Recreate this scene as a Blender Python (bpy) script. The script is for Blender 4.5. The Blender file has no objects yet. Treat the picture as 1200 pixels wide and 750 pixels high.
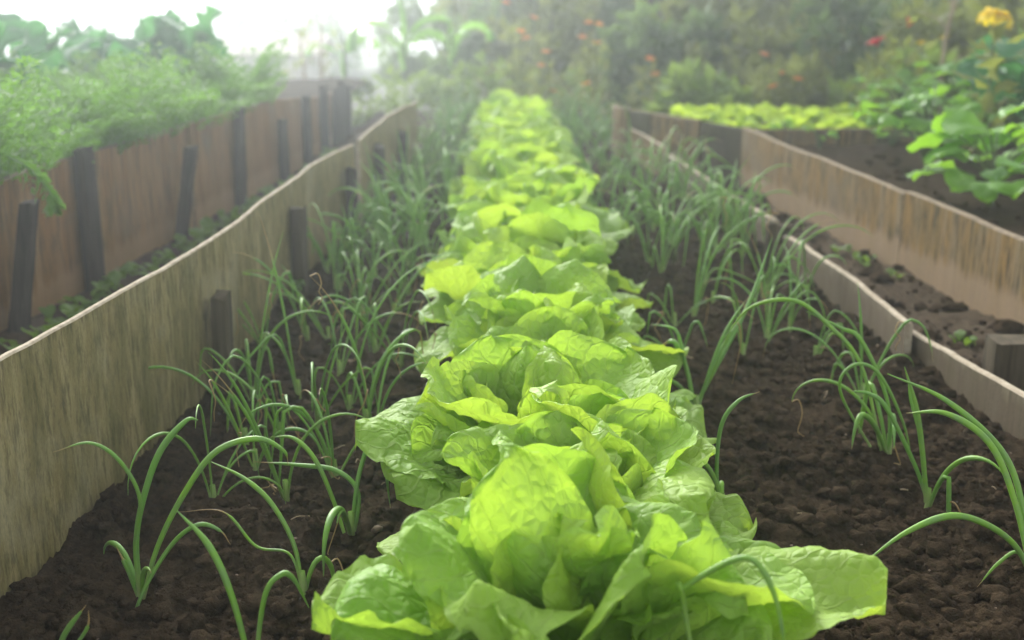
import bpy, math, random
import numpy as np
from mathutils import Vector

random.seed(7)
rng = np.random.default_rng(11)
sc = bpy.context.scene
COL = sc.collection
R = math.radians
PI = math.pi

# ------------------------------------------------------------------ camera geometry (also used to survey positions on the ground)
CAM_H, PITCH, FPX = 0.65, R(15.0), 1400.0
cp, sp = math.cos(PITCH), math.sin(PITCH)

def ray(px, py):
    a, b = (px - 600) / FPX, (375 - py) / FPX
    return np.array([a, cp + b * sp, -sp + b * cp])

def G(px, py, z=0.0):
    d = ray(px, py); t = (z - CAM_H) / d[2]
    return np.array([d[0] * t, d[1] * t, z])

def V(px, py, y):
    d = ray(px, py); t = y / d[1]
    return np.array([d[0] * t, y, CAM_H + d[2] * t])

# ------------------------------------------------------------------ noise
def _hash(i, j, k, seed):
    h = (i.astype(np.int64) * 374761393 + j.astype(np.int64) * 668265263 + k.astype(np.int64) * 2147483647 + seed * 144269) & 0xffffffff
    h = ((h ^ (h >> 13)) * 1274126177) & 0xffffffff
    h = h ^ (h >> 16)
    return (h & 0xffff) / 32767.5 - 1.0

def vnoise(x, y, z=None, seed=0):
    x = np.asarray(x, float); y = np.asarray(y, float)
    z = np.zeros_like(x) if z is None else np.asarray(z, float) + np.zeros_like(x)
    xi, yi, zi = np.floor(x), np.floor(y), np.floor(z)
    fx, fy, fz = x - xi, y - yi, z - zi
    s = lambda t: t * t * t * (t * (t * 6 - 15) + 10)
    fx, fy, fz = s(fx), s(fy), s(fz)
    def c(a, b, d): return _hash(xi + a, yi + b, zi + d, seed)
    l = lambda a, b, t: a + (b - a) * t
    r = l(l(l(c(0,0,0), c(1,0,0), fx), l(c(0,1,0), c(1,1,0), fx), fy),
          l(l(c(0,0,1), c(1,0,1), fx), l(c(0,1,1), c(1,1,1), fx), fy), fz)
    return r

def fbm(x, y, z=None, seed=0, octv=4, lac=2.03, gain=0.5):
    a, t = 1.0, 0.0
    x = np.asarray(x, float); y = np.asarray(y, float)
    z = np.zeros_like(x) if z is None else z
    for o in range(octv):
        t = t + a * vnoise(x, y, z, seed + o * 17); x, y, z = x * lac, y * lac, z * lac; a *= gain
    return t

# ------------------------------------------------------------------ objects
def link(o): COL.objects.link(o); return o

def tag(o, label=None, cat=None, group=None, kind=None):
    if label: o['label'] = label
    if cat: o['category'] = cat
    if group: o['group'] = group
    if kind: o['kind'] = kind
    return o

def thing(name, loc, label, cat, group=None, rz=0.0):
    o = bpy.data.objects.new(name, None); link(o)
    o.empty_display_size = 0.05
    o.location = [float(v) for v in loc]; o.rotation_euler = (0, 0, rz)
    return tag(o, label, cat, group)

def make_mesh(name, verts, faces, mats, uvs=None, smooth=True, fmat=None, attr=None):
    me = bpy.data.meshes.new(name)
    verts = np.asarray(verts, dtype=np.float32)
    if isinstance(faces, np.ndarray):
        n, k = faces.shape
        me.vertices.add(len(verts)); me.vertices.foreach_set('co', verts.ravel())
        me.loops.add(n * k); me.loops.foreach_set('vertex_index', faces.astype(np.int32).ravel())
        me.polygons.add(n)
        me.polygons.foreach_set('loop_start', np.arange(0, n * k, k, dtype=np.int32))
        me.polygons.foreach_set('loop_total', np.full(n, k, dtype=np.int32))
        me.update(calc_edges=True)
    else:
        me.from_pydata([tuple(v) for v in verts], [], faces)
    if smooth: me.polygons.foreach_set('use_smooth', np.ones(len(me.polygons), dtype=bool))
    if fmat is not None: me.polygons.foreach_set('material_index', np.asarray(fmat, dtype=np.int32))
    li = None
    if uvs is not None:
        ul = me.uv_layers.new(name='UVMap')
        li = np.empty(len(me.loops), dtype=np.int32); me.loops.foreach_get('vertex_index', li)
        ul.data.foreach_set('uv', np.asarray(uvs, dtype=np.float32)[li].ravel())
    if attr is not None:
        for an, av in attr.items():
            a = me.attributes.new(an, 'FLOAT', 'POINT'); a.data.foreach_set('value', np.asarray(av, dtype=np.float32))
    for m in (mats if isinstance(mats, (list, tuple)) else [mats]): me.materials.append(m)
    me.update()
    return me

def obj(name, me, parent=None, loc=None, rot=None):
    o = bpy.data.objects.new(name, me); link(o)
    if parent is not None: o.parent = parent
    if loc is not None: o.location = [float(v) for v in loc]
    if rot is not None: o.rotation_euler = rot
    return o

def dup(root, loc, rz, scale, label, group=None):
    r = root.copy(); COL.objects.link(r); r.location = [float(v) for v in loc]; r.rotation_euler = (0, 0, rz); r.scale = (scale,) * 3
    r['label'] = label
    if group: r['group'] = group
    for ch in list(root.children):
        c = ch.copy(); COL.objects.link(c); c.parent = r
        for g in list(ch.children):
            d = g.copy(); COL.objects.link(d); d.parent = c
    return r

class MB:
    def __init__(s): s.v, s.f, s.uv, s.n, s.m, s.a = [], [], [], 0, [], []
    def add(s, v, f, uv=None, m=0, a=None):
        v = np.asarray(v, float); f = np.asarray(f, int)
        s.v.append(v); s.f.append(f + s.n); s.uv.append(np.zeros((len(v), 2)) if uv is None else uv)
        s.m.append(np.full(len(f), m)); s.a.append(np.zeros(len(v)) if a is None else np.asarray(a) + np.zeros(len(v))); s.n += len(v)
    def mesh(s, name, mats, smooth=True):
        return make_mesh(name, np.vstack(s.v), np.vstack(s.f), mats, np.vstack(s.uv), smooth, np.concatenate(s.m), {'shade': np.concatenate(s.a)})

def grid_faces(nu, nv, wrap=False):
    i, j = np.meshgrid(np.arange(nu - 1), np.arange(nv if wrap else nv - 1), indexing='ij')
    i, j = i.ravel(), j.ravel(); j2 = (j + 1) % nv
    return np.stack([i * nv + j, i * nv + j2, (i + 1) * nv + j2, (i + 1) * nv + j], 1)

def smooth_path(pts, n):
    P = np.asarray(pts, float)
    if len(P) == 2: return P[0] + (P[1] - P[0]) * np.linspace(0, 1, n)[:, None]
    E = np.vstack([2 * P[0] - P[1], P, 2 * P[-1] - P[-2]])
    t = np.linspace(0, len(P) - 1 - 1e-6, n); k = t.astype(int); u = (t - k)[:, None]
    a, b, c, d = E[k], E[k + 1], E[k + 2], E[k + 3]
    return 0.5 * (2 * b + (c - a) * u + (2 * a - 5 * b + 4 * c - d) * u ** 2 + (3 * b - a - 3 * c + d) * u ** 3)

def tube(path, rad, k=7):
    P = np.asarray(path, float); n = len(P); rad = np.zeros(n) + rad
    T = np.gradient(P, axis=0); T /= np.linalg.norm(T, axis=1)[:, None] + 1e-12
    ref = np.array([1.0, 0.13, 0.07])
    if abs(T[0] @ ref) > 0.9 * np.linalg.norm(ref): ref = np.array([0, 1.0, 0.1])
    A = np.zeros_like(P); a = ref - (ref @ T[0]) * T[0]
    for i in range(n):
        a = a - (a @ T[i]) * T[i]; a /= np.linalg.norm(a) + 1e-12; A[i] = a
    B = np.cross(T, A)
    th = np.linspace(0, 2 * PI, k, endpoint=False)
    v = P[:, None, :] + rad[:, None, None] * (A[:, None, :] * np.cos(th)[None, :, None] + B[:, None, :] * np.sin(th)[None, :, None])
    uv = np.stack(np.broadcast_arrays(np.linspace(0, 1, n)[:, None], (th / (2 * PI))[None, :]), -1).reshape(-1, 2)
    return v.reshape(-1, 3), grid_faces(n, k, True), uv

def rotz(v, a):
    c, s = math.cos(a), math.sin(a); v = np.asarray(v, float)
    return np.stack([v[:, 0] * c - v[:, 1] * s, v[:, 0] * s + v[:, 1] * c, v[:, 2]], 1)

# ------------------------------------------------------------------ materials
class NT:
    def __init__(s, name):
        s.m = bpy.data.materials.new(name); s.m.use_nodes = True; s.t = s.m.node_tree; s.t.nodes.clear()
        s.out = s.n('ShaderNodeOutputMaterial')
    def n(s, t, **kw):
        x = s.t.nodes.new(t)
        for k, v in kw.items():
            if k[0] == '_': setattr(x, k[1:], v)
        return x
    def l(s, a, b): s.t.links.new(a, b)
    def setin(s, node, name, v):
        if isinstance(v, bpy.types.NodeSocket): s.l(v, node.inputs[name])
        else: node.inputs[name].default_value = v
    def math(s, op, a, b=0.0, c=None, clamp=False):
        x = s.n('ShaderNodeMath', _operation=op, _use_clamp=clamp); s.setin(x, 0, a); s.setin(x, 1, b)
        if c is not None: s.setin(x, 2, c)
        return x.outputs[0]
    def mix(s, f, a, b, blend='MIX'):
        x = s.n('ShaderNodeMix', _data_type='RGBA', _blend_type=blend); s.setin(x, 0, f)
        for i, v in ((6, a), (7, b)):
            if isinstance(v, bpy.types.NodeSocket): s.l(v, x.inputs[i])
            else: x.inputs[i].default_value = (*v, 1) if len(v) == 3 else v
        return x.outputs[2]
    def noise(s, vec, scale, detail=4, rough=0.55, dist=0.0):
        x = s.n('ShaderNodeTexNoise')
        if vec is not None: s.l(vec, x.inputs['Vector'])
        x.inputs['Scale'].default_value = scale; x.inputs['Detail'].default_value = detail
        x.inputs['Roughness'].default_value = rough; x.inputs['Distortion'].default_value = dist
        return x.outputs[0]
    def ramp(s, f, stops):
        x = s.n('ShaderNodeValToRGB'); s.l(f, x.inputs[0]); e = x.color_ramp.elements
        while len(e) < len(stops): e.new(0.5)
        for q, (p, c) in zip(e, stops):
            q.position = p; q.color = (*c, 1) if isinstance(c, (tuple, list)) else (c, c, c, 1)
        return x.outputs[0]
    def maprange(s, v, a, b, c=0.0, d=1.0):
        x = s.n('ShaderNodeMapRange'); s.l(v, x.inputs[0])
        for i, q in enumerate((a, b, c, d)): x.inputs[i + 1].default_value = q
        return x.outputs[0]
    def mapping(s, vec, scale):
        x = s.n('ShaderNodeMapping'); s.l(vec, x.inputs[0]); x.inputs['Scale'].default_value = scale; return x.outputs[0]
    def bump(s, h, strength, dist, normal=None):
        x = s.n('ShaderNodeBump'); s.l(h, x.inputs['Height']); x.inputs['Strength'].default_value = strength
        x.inputs['Distance'].default_value = dist
        if normal is not None: s.l(normal, x.inputs['Normal'])
        return x.outputs[0]
    def bsdf(s, color, rough=0.6, spec=0.4, normal=None):
        x = s.n('ShaderNodeBsdfPrincipled'); s.setin(x, 'Base Color', color if isinstance(color, bpy.types.NodeSocket) else (*color, 1))
        s.setin(x, 'Roughness', rough); x.inputs['Specular IOR Level'].default_value = spec
        if normal is not None: s.l(normal, x.inputs['Normal'])
        return x.outputs[0]
    def translucent(s, color, normal=None):
        x = s.n('ShaderNodeBsdfTranslucent'); s.setin(x, 'Color', color if isinstance(color, bpy.types.NodeSocket) else (*color, 1))
        if normal is not None: s.l(normal, x.inputs['Normal'])
        return x.outputs[0]
    def mixsh(s, f, a, b):
        x = s.n('ShaderNodeMixShader'); s.setin(x, 0, f); s.l(a, x.inputs[1]); s.l(b, x.inputs[2]); return x.outputs[0]
    def done(s, sh): s.l(sh, s.out.inputs['Surface']); return s.m
    def tc(s, what='Object'): return s.n('ShaderNodeTexCoord').outputs[what]
    def rand(s): return s.n('ShaderNodeObjectInfo').outputs['Random']
    def attr(s, a): return s.n('ShaderNodeAttribute', _attribute_name=a).outputs['Fac']

def mat_lettuce():
    t = NT('lettuce_leaf')
    uv = t.tc('UV'); ob = t.tc('Object'); rnd = t.rand(); young = t.attr('shade')
    sep = t.n('ShaderNodeSeparateXYZ'); t.l(uv, sep.inputs[0]); U, Vv = sep.outputs[0], sep.outputs[1]
    av = t.math('ABSOLUTE', t.math('SUBTRACT', Vv, 0.5))               # 0 at the midrib, .5 at the margin
    nz = t.noise(ob, 32, 5, 0.6)
    wob = t.math('MULTIPLY', t.math('SUBTRACT', t.noise(ob, 22, 2), 0.5), 0.9)
    ph = t.math('ADD', t.math('SUBTRACT', t.math('MULTIPLY', U, 7.0), t.math('MULTIPLY', av, 6.0)), wob)
    lat = t.math('ABSOLUTE', t.math('SUBTRACT', t.math('FRACT', ph), 0.5))
    veinl = t.maprange(lat, 0.0, 0.075, 1.0, 0.0)
    vor = t.n('ShaderNodeTexVoronoi', _feature='DISTANCE_TO_EDGE'); t.l(ob, vor.inputs['Vector']); vor.inputs['Scale'].default_value = 75
    net = t.maprange(vor.outputs['Distance'], 0.0, 0.10, 1.0, 0.0)
    mid = t.math('MULTIPLY', t.maprange(av, 0.0, 0.045, 1.0, 0.0), t.maprange(U, 0.2, 1.0, 1.0, 0.25))
    vein = t.math('MAXIMUM', t.math('MULTIPLY', veinl, 0.55), t.math('MAXIMUM', mid, t.math('MULTIPLY', net, 0.22)))
    tone = t.math('ADD', t.math('MULTIPLY', nz, 0.7), t.math('MULTIPLY', rnd, 0.45))
    base = t.mix(t.maprange(tone, 0.25, 0.85), (0.22, 0.42, 0.055), (0.40, 0.61, 0.115))
    base = t.mix(t.math('MULTIPLY', young, 0.65), base, (0.40, 0.56, 0.06))
    base = t.mix(t.math('MULTIPLY', vein, 0.6), base, (0.50, 0.66, 0.20))
    root = t.maprange(U, 0.32, 0.06, 0.0, 0.8)
    base = t.mix(root, base, (0.55, 0.66, 0.26))
    trc = t.mix(t.math('MULTIPLY', t.math('ADD', vein, nz), 0.5), (0.42, 0.64, 0.06), (0.28, 0.50, 0.045))
    trc = t.mix(t.math('MULTIPLY', rnd, 0.6), trc, (0.54, 0.66, 0.05))
    h = t.math('ADD', t.math('MULTIPLY', t.maprange(vor.outputs['Distance'], 0.0, 0.3), 0.6), t.math('MULTIPLY', nz, 0.7))
    h = t.math('SUBTRACT', h, t.math('MULTIPLY', veinl, 0.5))
    nrm = t.bump(h, 0.65, 0.0035)
    a = t.bsdf(base, t.maprange(nz, 0.3, 0.7, 0.42, 0.6), 0.28, nrm)
    return t.done(t.mixsh(0.44, a, t.translucent(trc, nrm)))

def mat_leaf(name, c1, c2, trans, tf=0.35, rough=0.5, spec=0.35, scale=20, bumps=0.3):
    t = NT(name); ob = t.tc('Object'); rnd = t.rand(); sh = t.attr('shade')
    tone = t.math('ADD', t.math('MULTIPLY', t.noise(ob, scale, 3), 0.5), t.math('MULTIPLY', t.math('ADD', rnd, t.math('MULTIPLY', sh, 1.6)), 0.3))
    c = t.mix(t.maprange(tone, 0.15, 0.9), c1, c2)
    nrm = t.bump(t.noise(ob, scale * 5, 2), bumps, 0.003)
    return t.done(t.mixsh(tf, t.bsdf(c, rough, spec, nrm), t.translucent(trans, nrm)))

def mat_onion():
    t = NT('onion_leaf'); ob = t.tc('Object'); rnd = t.rand(); dry = t.attr('shade'); uv = t.tc('UV')
    sep = t.n('ShaderNodeSeparateXYZ'); t.l(uv, sep.inputs[0])
    nz = t.noise(ob, 60, 3)
    c = t.mix(rnd, (0.15, 0.35, 0.05), (0.23, 0.45, 0.035))
    c = t.mix(t.maprange(nz, 0.35, 0.75), c, (0.17, 0.31, 0.10))
    c = t.mix(t.maprange(sep.outputs[0], 0.16, 0.0, 0.0, 0.75), c, (0.42, 0.50, 0.22))
    c = t.mix(dry, c, (0.40, 0.27, 0.11))
    st = t.noise(t.mapping(uv, (3, 26, 1)), 1, 2)
    nrm = t.bump(st, 0.25, 0.0015)
    return t.done(t.mixsh(0.14, t.bsdf(c, 0.42, 0.35, nrm), t.translucent(t.mix(dry, (0.25, 0.5, 0.06), (0.5, 0.35, 0.12)), nrm)))

def mat_soil(name, dark, light, scale=1.0):
    t = NT(name); ob = t.tc('Object')
    n1 = t.noise(ob, 9 * scale, 6, 0.65); n2 = t.noise(ob, 120 * scale, 5, 0.7); n3 = t.noise(ob, 420 * scale, 3, 0.7)
    c = t.mix(t.maprange(n1, 0.3, 0.7), dark, light)
    c = t.mix(t.maprange(n2, 0.40, 0.68, 0.0, 0.75), c, tuple(v * 1.7 for v in light))
    c = t.mix(t.maprange(n3, 0.66, 0.74, 0.0, 0.6), c, tuple(v * 3.2 for v in light))
    h = t.math('ADD', n2, t.math('MULTIPLY', n3, 0.45))
    nrm = t.bump(h, 1.0, 0.008)
    return t.done(t.bsdf(c, 1.0, 0.02, nrm))

def mat_board(name, body, stain, dark, pale, streak=1.0, green=0.0, low=None, grain=4.5):
    t = NT(name); uv = t.tc('UV'); rnd = t.rand()
    off = t.n('ShaderNodeVectorMath', _operation='ADD'); t.l(uv, off.inputs[0])
    cmb = t.n('ShaderNodeCombineXYZ'); t.l(t.math('MULTIPLY', rnd, 40.0), cmb.inputs[0]); t.l(cmb.outputs[0], off.inputs[1]); q = off.outputs[0]
    s1 = t.noise(t.mapping(q, (26, grain, 1)), 1, 6, 0.65, 0.4)
    s2 = t.noise(t.mapping(q, (85, grain * 4.5, 1)), 1, 5, 0.7)
    bl = t.noise(t.mapping(q, (5, 5, 1)), 1, 5, 0.6)
    gr = t.noise(t.mapping(q, (420, 160, 1)), 1, 3, 0.7)
    sep = t.n('ShaderNodeSeparateXYZ'); t.l(uv, sep.inputs[0]); z = sep.outputs[1]
    c = t.mix(t.maprange(s1, 0.42, 0.57), body, stain)
    c = t.mix(t.maprange(s2, 0.47, 0.63, 0.0, 0.8 * streak), c, dark)
    c = t.mix(t.maprange(bl, 0.52, 0.72, 0.0, 0.7), c, pale)
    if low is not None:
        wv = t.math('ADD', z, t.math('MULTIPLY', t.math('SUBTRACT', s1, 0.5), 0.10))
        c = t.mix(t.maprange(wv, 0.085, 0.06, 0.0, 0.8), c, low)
    if green: c = t.mix(t.math('MULTIPLY', t.maprange(t.noise(t.mapping(q, (14, 4, 1)), 1, 5), 0.42, 0.66), green), c, (0.085, 0.085, 0.022))
    c = t.mix(t.maprange(gr, 0.40, 0.72, 0.0, 0.55), c, t.mix(0.5, c, (0.02, 0.018, 0.012)))
    nrm = t.bump(t.math('ADD', t.math('MULTIPLY', s2, 0.6), t.math('MULTIPLY', gr, 0.5)), 0.55, 0.003)
    return t.done(t.bsdf(c, 0.92, 0.10, nrm))

def mat_plain(name, c1, c2, rough=0.8, scale=40, bumps=0.4, dist=0.003):
    t = NT(name); ob = t.tc('Object'); n = t.noise(ob, scale, 5, 0.65)
    return t.done(t.bsdf(t.mix(t.maprange(n, 0.3, 0.7), c1, c2), rough, 0.25, t.bump(n, bumps, dist)))

def mat_post(name, c1, c2):
    t = NT(name); ob = t.tc('Object'); n = t.noise(t.mapping(ob, (70, 70, 5)), 1, 5, 0.65)
    return t.done(t.bsdf(t.mix(t.maprange(n, 0.35, 0.65), c1, c2), 0.9, 0.15, t.bump(n, 0.7, 0.004)))

M = {}
M['lettuce'] = mat_lettuce()
M['onion'] = mat_onion()
M['soil'] = mat_soil('bed_soil', (0.016, 0.0108, 0.0064), (0.047, 0.033, 0.0195))
M['clod'] = mat_soil('soil_clods', (0.018, 0.0122, 0.0072), (0.055, 0.0385, 0.023))
M['path'] = mat_soil('path_earth', (0.045, 0.034, 0.023), (0.085, 0.064, 0.044), 0.7)
M['land'] = mat_plain('rough_ground', (0.05, 0.055, 0.03), (0.09, 0.095, 0.055), 0.95, 3.0)
M['board_olive'] = mat_board('board_mossy', (0.34, 0.28, 0.135), (0.235, 0.19, 0.08), (0.09, 0.075, 0.036), (0.38, 0.34, 0.22), 0.95, 0.5)
M['board_edge2'] = mat_plain('board_worn_edge', (0.10, 0.075, 0.045), (0.26, 0.20, 0.13), 0.9, 60)
M['board_edge'] = mat_plain('board_cut_edge', (0.24, 0.19, 0.125), (0.46, 0.40, 0.30), 0.9, 70)
M['board_tan'] = mat_board('board_tan', (0.235, 0.175, 0.10), (0.245, 0.15, 0.05), (0.04, 0.031, 0.02), (0.155, 0.135, 0.105), 1.3, 0.15, (0.32, 0.23, 0.145), grain=2.0)
M['board_rust'] = mat_board('board_rusty', (0.30, 0.18, 0.08), (0.24, 0.125, 0.04), (0.075, 0.058, 0.036), (0.17, 0.145, 0.105), 0.95, 0.2, (0.34, 0.215, 0.11), grain=2.0)
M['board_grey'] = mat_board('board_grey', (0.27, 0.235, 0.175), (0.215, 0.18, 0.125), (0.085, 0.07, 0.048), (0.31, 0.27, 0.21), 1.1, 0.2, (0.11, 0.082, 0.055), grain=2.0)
M['board_dark'] = mat_board('board_dark', (0.10, 0.088, 0.062), (0.075, 0.066, 0.045), (0.04, 0.034, 0.024), (0.14, 0.12, 0.09), 0.8, 0.2, grain=2.0)
M['post'] = mat_post('post_dark', (0.020, 0.017, 0.014), (0.065, 0.054, 0.042))
M['stake'] = mat_post('stake_brown', (0.045, 0.036, 0.022), (0.11, 0.088, 0.056))
M['carrot'] = mat_leaf('carrot_foliage', (0.028, 0.11, 0.015), (0.135, 0.29, 0.035), (0.24, 0.50, 0.045), 0.36)
M['carrot_stalk'] = mat_leaf('carrot_stalk', (0.10, 0.22, 0.05), (0.18, 0.32, 0.09), (0.3, 0.5, 0.1), 0.15)
M['kale'] = mat_leaf('kale_leaf', (0.03, 0.13, 0.05), (0.06, 0.20, 0.08), (0.10, 0.36, 0.07), 0.35)
M['bean'] = mat_leaf('bean_leaf', (0.07, 0.21, 0.022), (0.17, 0.38, 0.035), (0.32, 0.62, 0.03), 0.4, 0.42)
M['bush1'] = mat_leaf('bush_olive', (0.08, 0.105, 0.02), (0.24, 0.26, 0.06), (0.36, 0.42, 0.06), 0.42)
M['bush2'] = mat_leaf('bush_dark', (0.035, 0.075, 0.03), (0.14, 0.21, 0.075), (0.24, 0.38, 0.08), 0.4)
M['bush3'] = mat_leaf('bush_bright', (0.08, 0.17, 0.025), (0.22, 0.34, 0.06), (0.35, 0.5, 0.06), 0.38)
M['weed'] = mat_leaf('weed_leaf', (0.05, 0.12, 0.015), (0.12, 0.22, 0.03), (0.25, 0.42, 0.03), 0.35)
M['stem'] = mat_plain('green_stem', (0.05, 0.085, 0.02), (0.11, 0.15, 0.05), 0.7, 60)
M['bark'] = mat_plain('bark', (0.035, 0.028, 0.02), (0.085, 0.068, 0.05), 0.95, 25, 0.8, 0.01)
M['maize'] = mat_leaf('maize_leaf', (0.07, 0.20, 0.03), (0.13, 0.32, 0.05), (0.3, 0.6, 0.06), 0.4)
M['small_lettuce'] = mat_leaf('yellow_lettuce_leaf', (0.30, 0.46, 0.04), (0.45, 0.62, 0.08), (0.6, 0.78, 0.06), 0.45, 0.5, 0.3)
M['orange'] = mat_leaf('petal_orange', (0.85, 0.27, 0.03), (0.9, 0.36, 0.05), (0.95, 0.4, 0.05), 0.4)
M['yellow'] = mat_leaf('petal_yellow', (0.85, 0.62, 0.01), (0.9, 0.72, 0.02), (0.95, 0.75, 0.02), 0.4)
M['red'] = mat_leaf('petal_red', (0.60, 0.03, 0.06), (0.75, 0.06, 0.10), (0.8, 0.06, 0.09), 0.4)
M['scarlet'] = mat_leaf('petal_scarlet', (0.65, 0.08, 0.03), (0.75, 0.12, 0.04), (0.8, 0.12, 0.03), 0.3)
M['straw'] = mat_plain('straw', (0.26, 0.19, 0.11), (0.42, 0.33, 0.22), 0.85, 80)
M['pebble'] = mat_plain('pebble', (0.16, 0.12, 0.09), (0.34, 0.25, 0.18), 0.8, 60)
M['roof'] = mat_plain('shed_roof', (0.42, 0.36, 0.32), (0.55, 0.47, 0.42), 0.8, 6)
M['shedwall'] = mat_plain('shed_wall', (0.5, 0.46, 0.42), (0.6, 0.56, 0.5), 0.8, 6)

# ------------------------------------------------------------------ ground
LW = [(-0.592, 0.62), (-0.574, 1.212), (-0.545, 1.6), (-0.5225, 2.0), (-0.516, 2.78), (-0.50, 3.1), (-0.455, 3.45)]
LW2 = [(-0.448, 3.52), (-0.425, 4.0), (-0.40, 4.68), (-0.395, 4.95)]
RP = [(0.86, 0.7), (0.80, 1.45), (0.775, 1.72)]

def left_x(y):
    a = np.array(LW + LW2); return np.interp(y, a[:, 1], a[:, 0])
RPTS = np.array([(0.90, 0.4), (0.80, 1.45), (0.772, 1.72), (0.735, 2.22), (0.70, 2.83), (0.66, 3.5), (0.60, 4.4), (0.50, 4.95), (0.455, 5.2), (0.45, 7.0)])
def right_x(y): return np.interp(y, RPTS[:, 1], RPTS[:, 0])

def soil_h(x, y):
    h = 0.016 * vnoise(x * 6, y * 6, seed=3)
    b1 = 1 - np.abs(vnoise(x * 26, y * 26, seed=5)); b2 = 1 - np.abs(vnoise(x * 60 + 3, y * 60, seed=6))
    lump = np.clip(vnoise(x * 17, y * 17, seed=9), 0, 1)
    b3 = np.abs(vnoise(x * 105, y * 105 + 7, seed=8)); h = h + 0.010 * (b1 - 0.6) + 0.006 * (b2 - 0.6) + 0.006 * (0.4 - b3) + 0.014 * lump + 0.0035 * vnoise(x * 150, y * 150, seed=12)
    row = np.exp(-((x - 0.04) / 0.16) ** 2)
    return h + 0.012 * row

def soil_grid(y0, y1, ny, nx, lx, rx, zf):
    ys = y0 + (y1 - y0) * np.linspace(0, 1, ny) ** 1.5
    t = np.linspace(0, 1, nx); X = np.array([lx(y) + (rx(y) - lx(y)) * t for y in ys]); Y = np.repeat(ys[:, None], nx, 1)
    Z = zf(X, Y)
    return np.stack([X, Y, Z], -1).reshape(-1, 3), grid_faces(ny, nx)[:, ::-1]

v, f = soil_grid(0.45, 7.0, 900, 400, lambda y: left_x(y) - 0.002, lambda y: right_x(y) + 0.002, soil_h)
tag(obj('soil', make_mesh('soil', v, f, M['soil'])), kind='structure')

def path_h(x, y):
    return 0.006 + 0.014 * vnoise(x * 7, y * 7, seed=31) + 0.008 * (1 - np.abs(vnoise(x * 25, y * 25, seed=32))) + 0.003 * vnoise(x * 90, y * 90, seed=33)
LB = [(-1.10, 0.6), (-1.06, 1.6), (-1.01, 2.264), (-0.92, 3.44), (-0.86, 4.4), (-0.81, 5.7), (-0.79, 7.2)]
lb = np.array(LB)
def lbx(y): return np.interp(y, lb[:, 1], lb[:, 0])
RB = [(1.19, 0.8), (1.12, 1.5), (1.03, 2.3), (0.925, 3.3), (0.827, 4.27), (0.71, 4.50), (0.49, 5.0), (0.475, 5.5), (0.47, 7.0)]
rb = np.array(RB)
def rbx(y): return np.interp(y, rb[:, 1], rb[:, 0])
v, f = soil_grid(0.45, 7.2, 300, 70, lambda y: lbx(y) + 0.004, lambda y: left_x(y) - 0.012, path_h)
tag(obj('path', make_mesh('path', v, f, M['path'])), kind='structure')
v, f = soil_grid(0.45, 4.93, 300, 60, lambda y: right_x(y) + 0.014, lambda y: rbx(y) + 0.002, lambda x, y: path_h(x, y) - 0.01)
tag(obj('path', make_mesh('path', v, f, M['path'])), kind='structure')
# raised soil of the neighbouring beds
v, f = soil_grid(0.8, 4.42, 160, 110, lambda y: rbx(y) + 0.018, lambda y: 3.2, lambda x, y: 0.125 + 0.6 * soil_h(x, y) + 0.03 * np.clip((x - 1.2), 0, 2))
tag(obj('soil', make_mesh('soil', v, f, M['soil'])), kind='structure')
v, f = soil_grid(4.46, 5.7, 90, 110, lambda y: rbx(y) + 0.018, lambda y: 3.2, lambda x, y: 0.14 + 0.6 * soil_h(x, y) - 0.25 * np.clip((y - 5.4) / 0.3, 0, 1))
tag(obj('soil', make_mesh('soil', v, f, M['soil'])), kind='structure')
v, f = soil_grid(0.6, 7.2, 120, 90, lambda y: -4.0, lambda y: lbx(y) - 0.018, lambda x, y: 0.20 + 0.6 * soil_h(x, y))
tag(obj('soil', make_mesh('soil', v, f, M['soil'])), kind='structure')
# the land beyond, one sheet into the mist; it falls away to the far left
n = 150
gx = np.sign(np.linspace(-1, 1, n)) * np.abs(np.linspace(-1, 1, n)) ** 1.6 * 55; gy = -4 + np.linspace(0, 1, n) ** 1.6 * 59
X, Y = np.meshgrid(gx, gy, indexing='ij')
Z = -0.06 + np.clip(Y - 8, 0, 100) * np.clip(-0.03 - X * 0.0, -1, 1) + 0.12 * vnoise(X * 0.6, Y * 0.6, seed=40) * np.clip((np.hypot(X, Y - 3) - 6) / 5, 0, 1)
tag(obj('ground', make_mesh('ground', np.stack([X, Y, Z], -1).reshape(-1, 3), grid_faces(n, n), M['land'])), kind='structure')
def land_z(x, y):
    return float(-0.06 + max(y - 8, 0) * -0.03 + 0.12 * vnoise(np.array([x * 0.6]), np.array([y * 0.6]), seed=40)[0] * min(max((math.hypot(x, y - 3) - 6) / 5, 0), 1))

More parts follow.
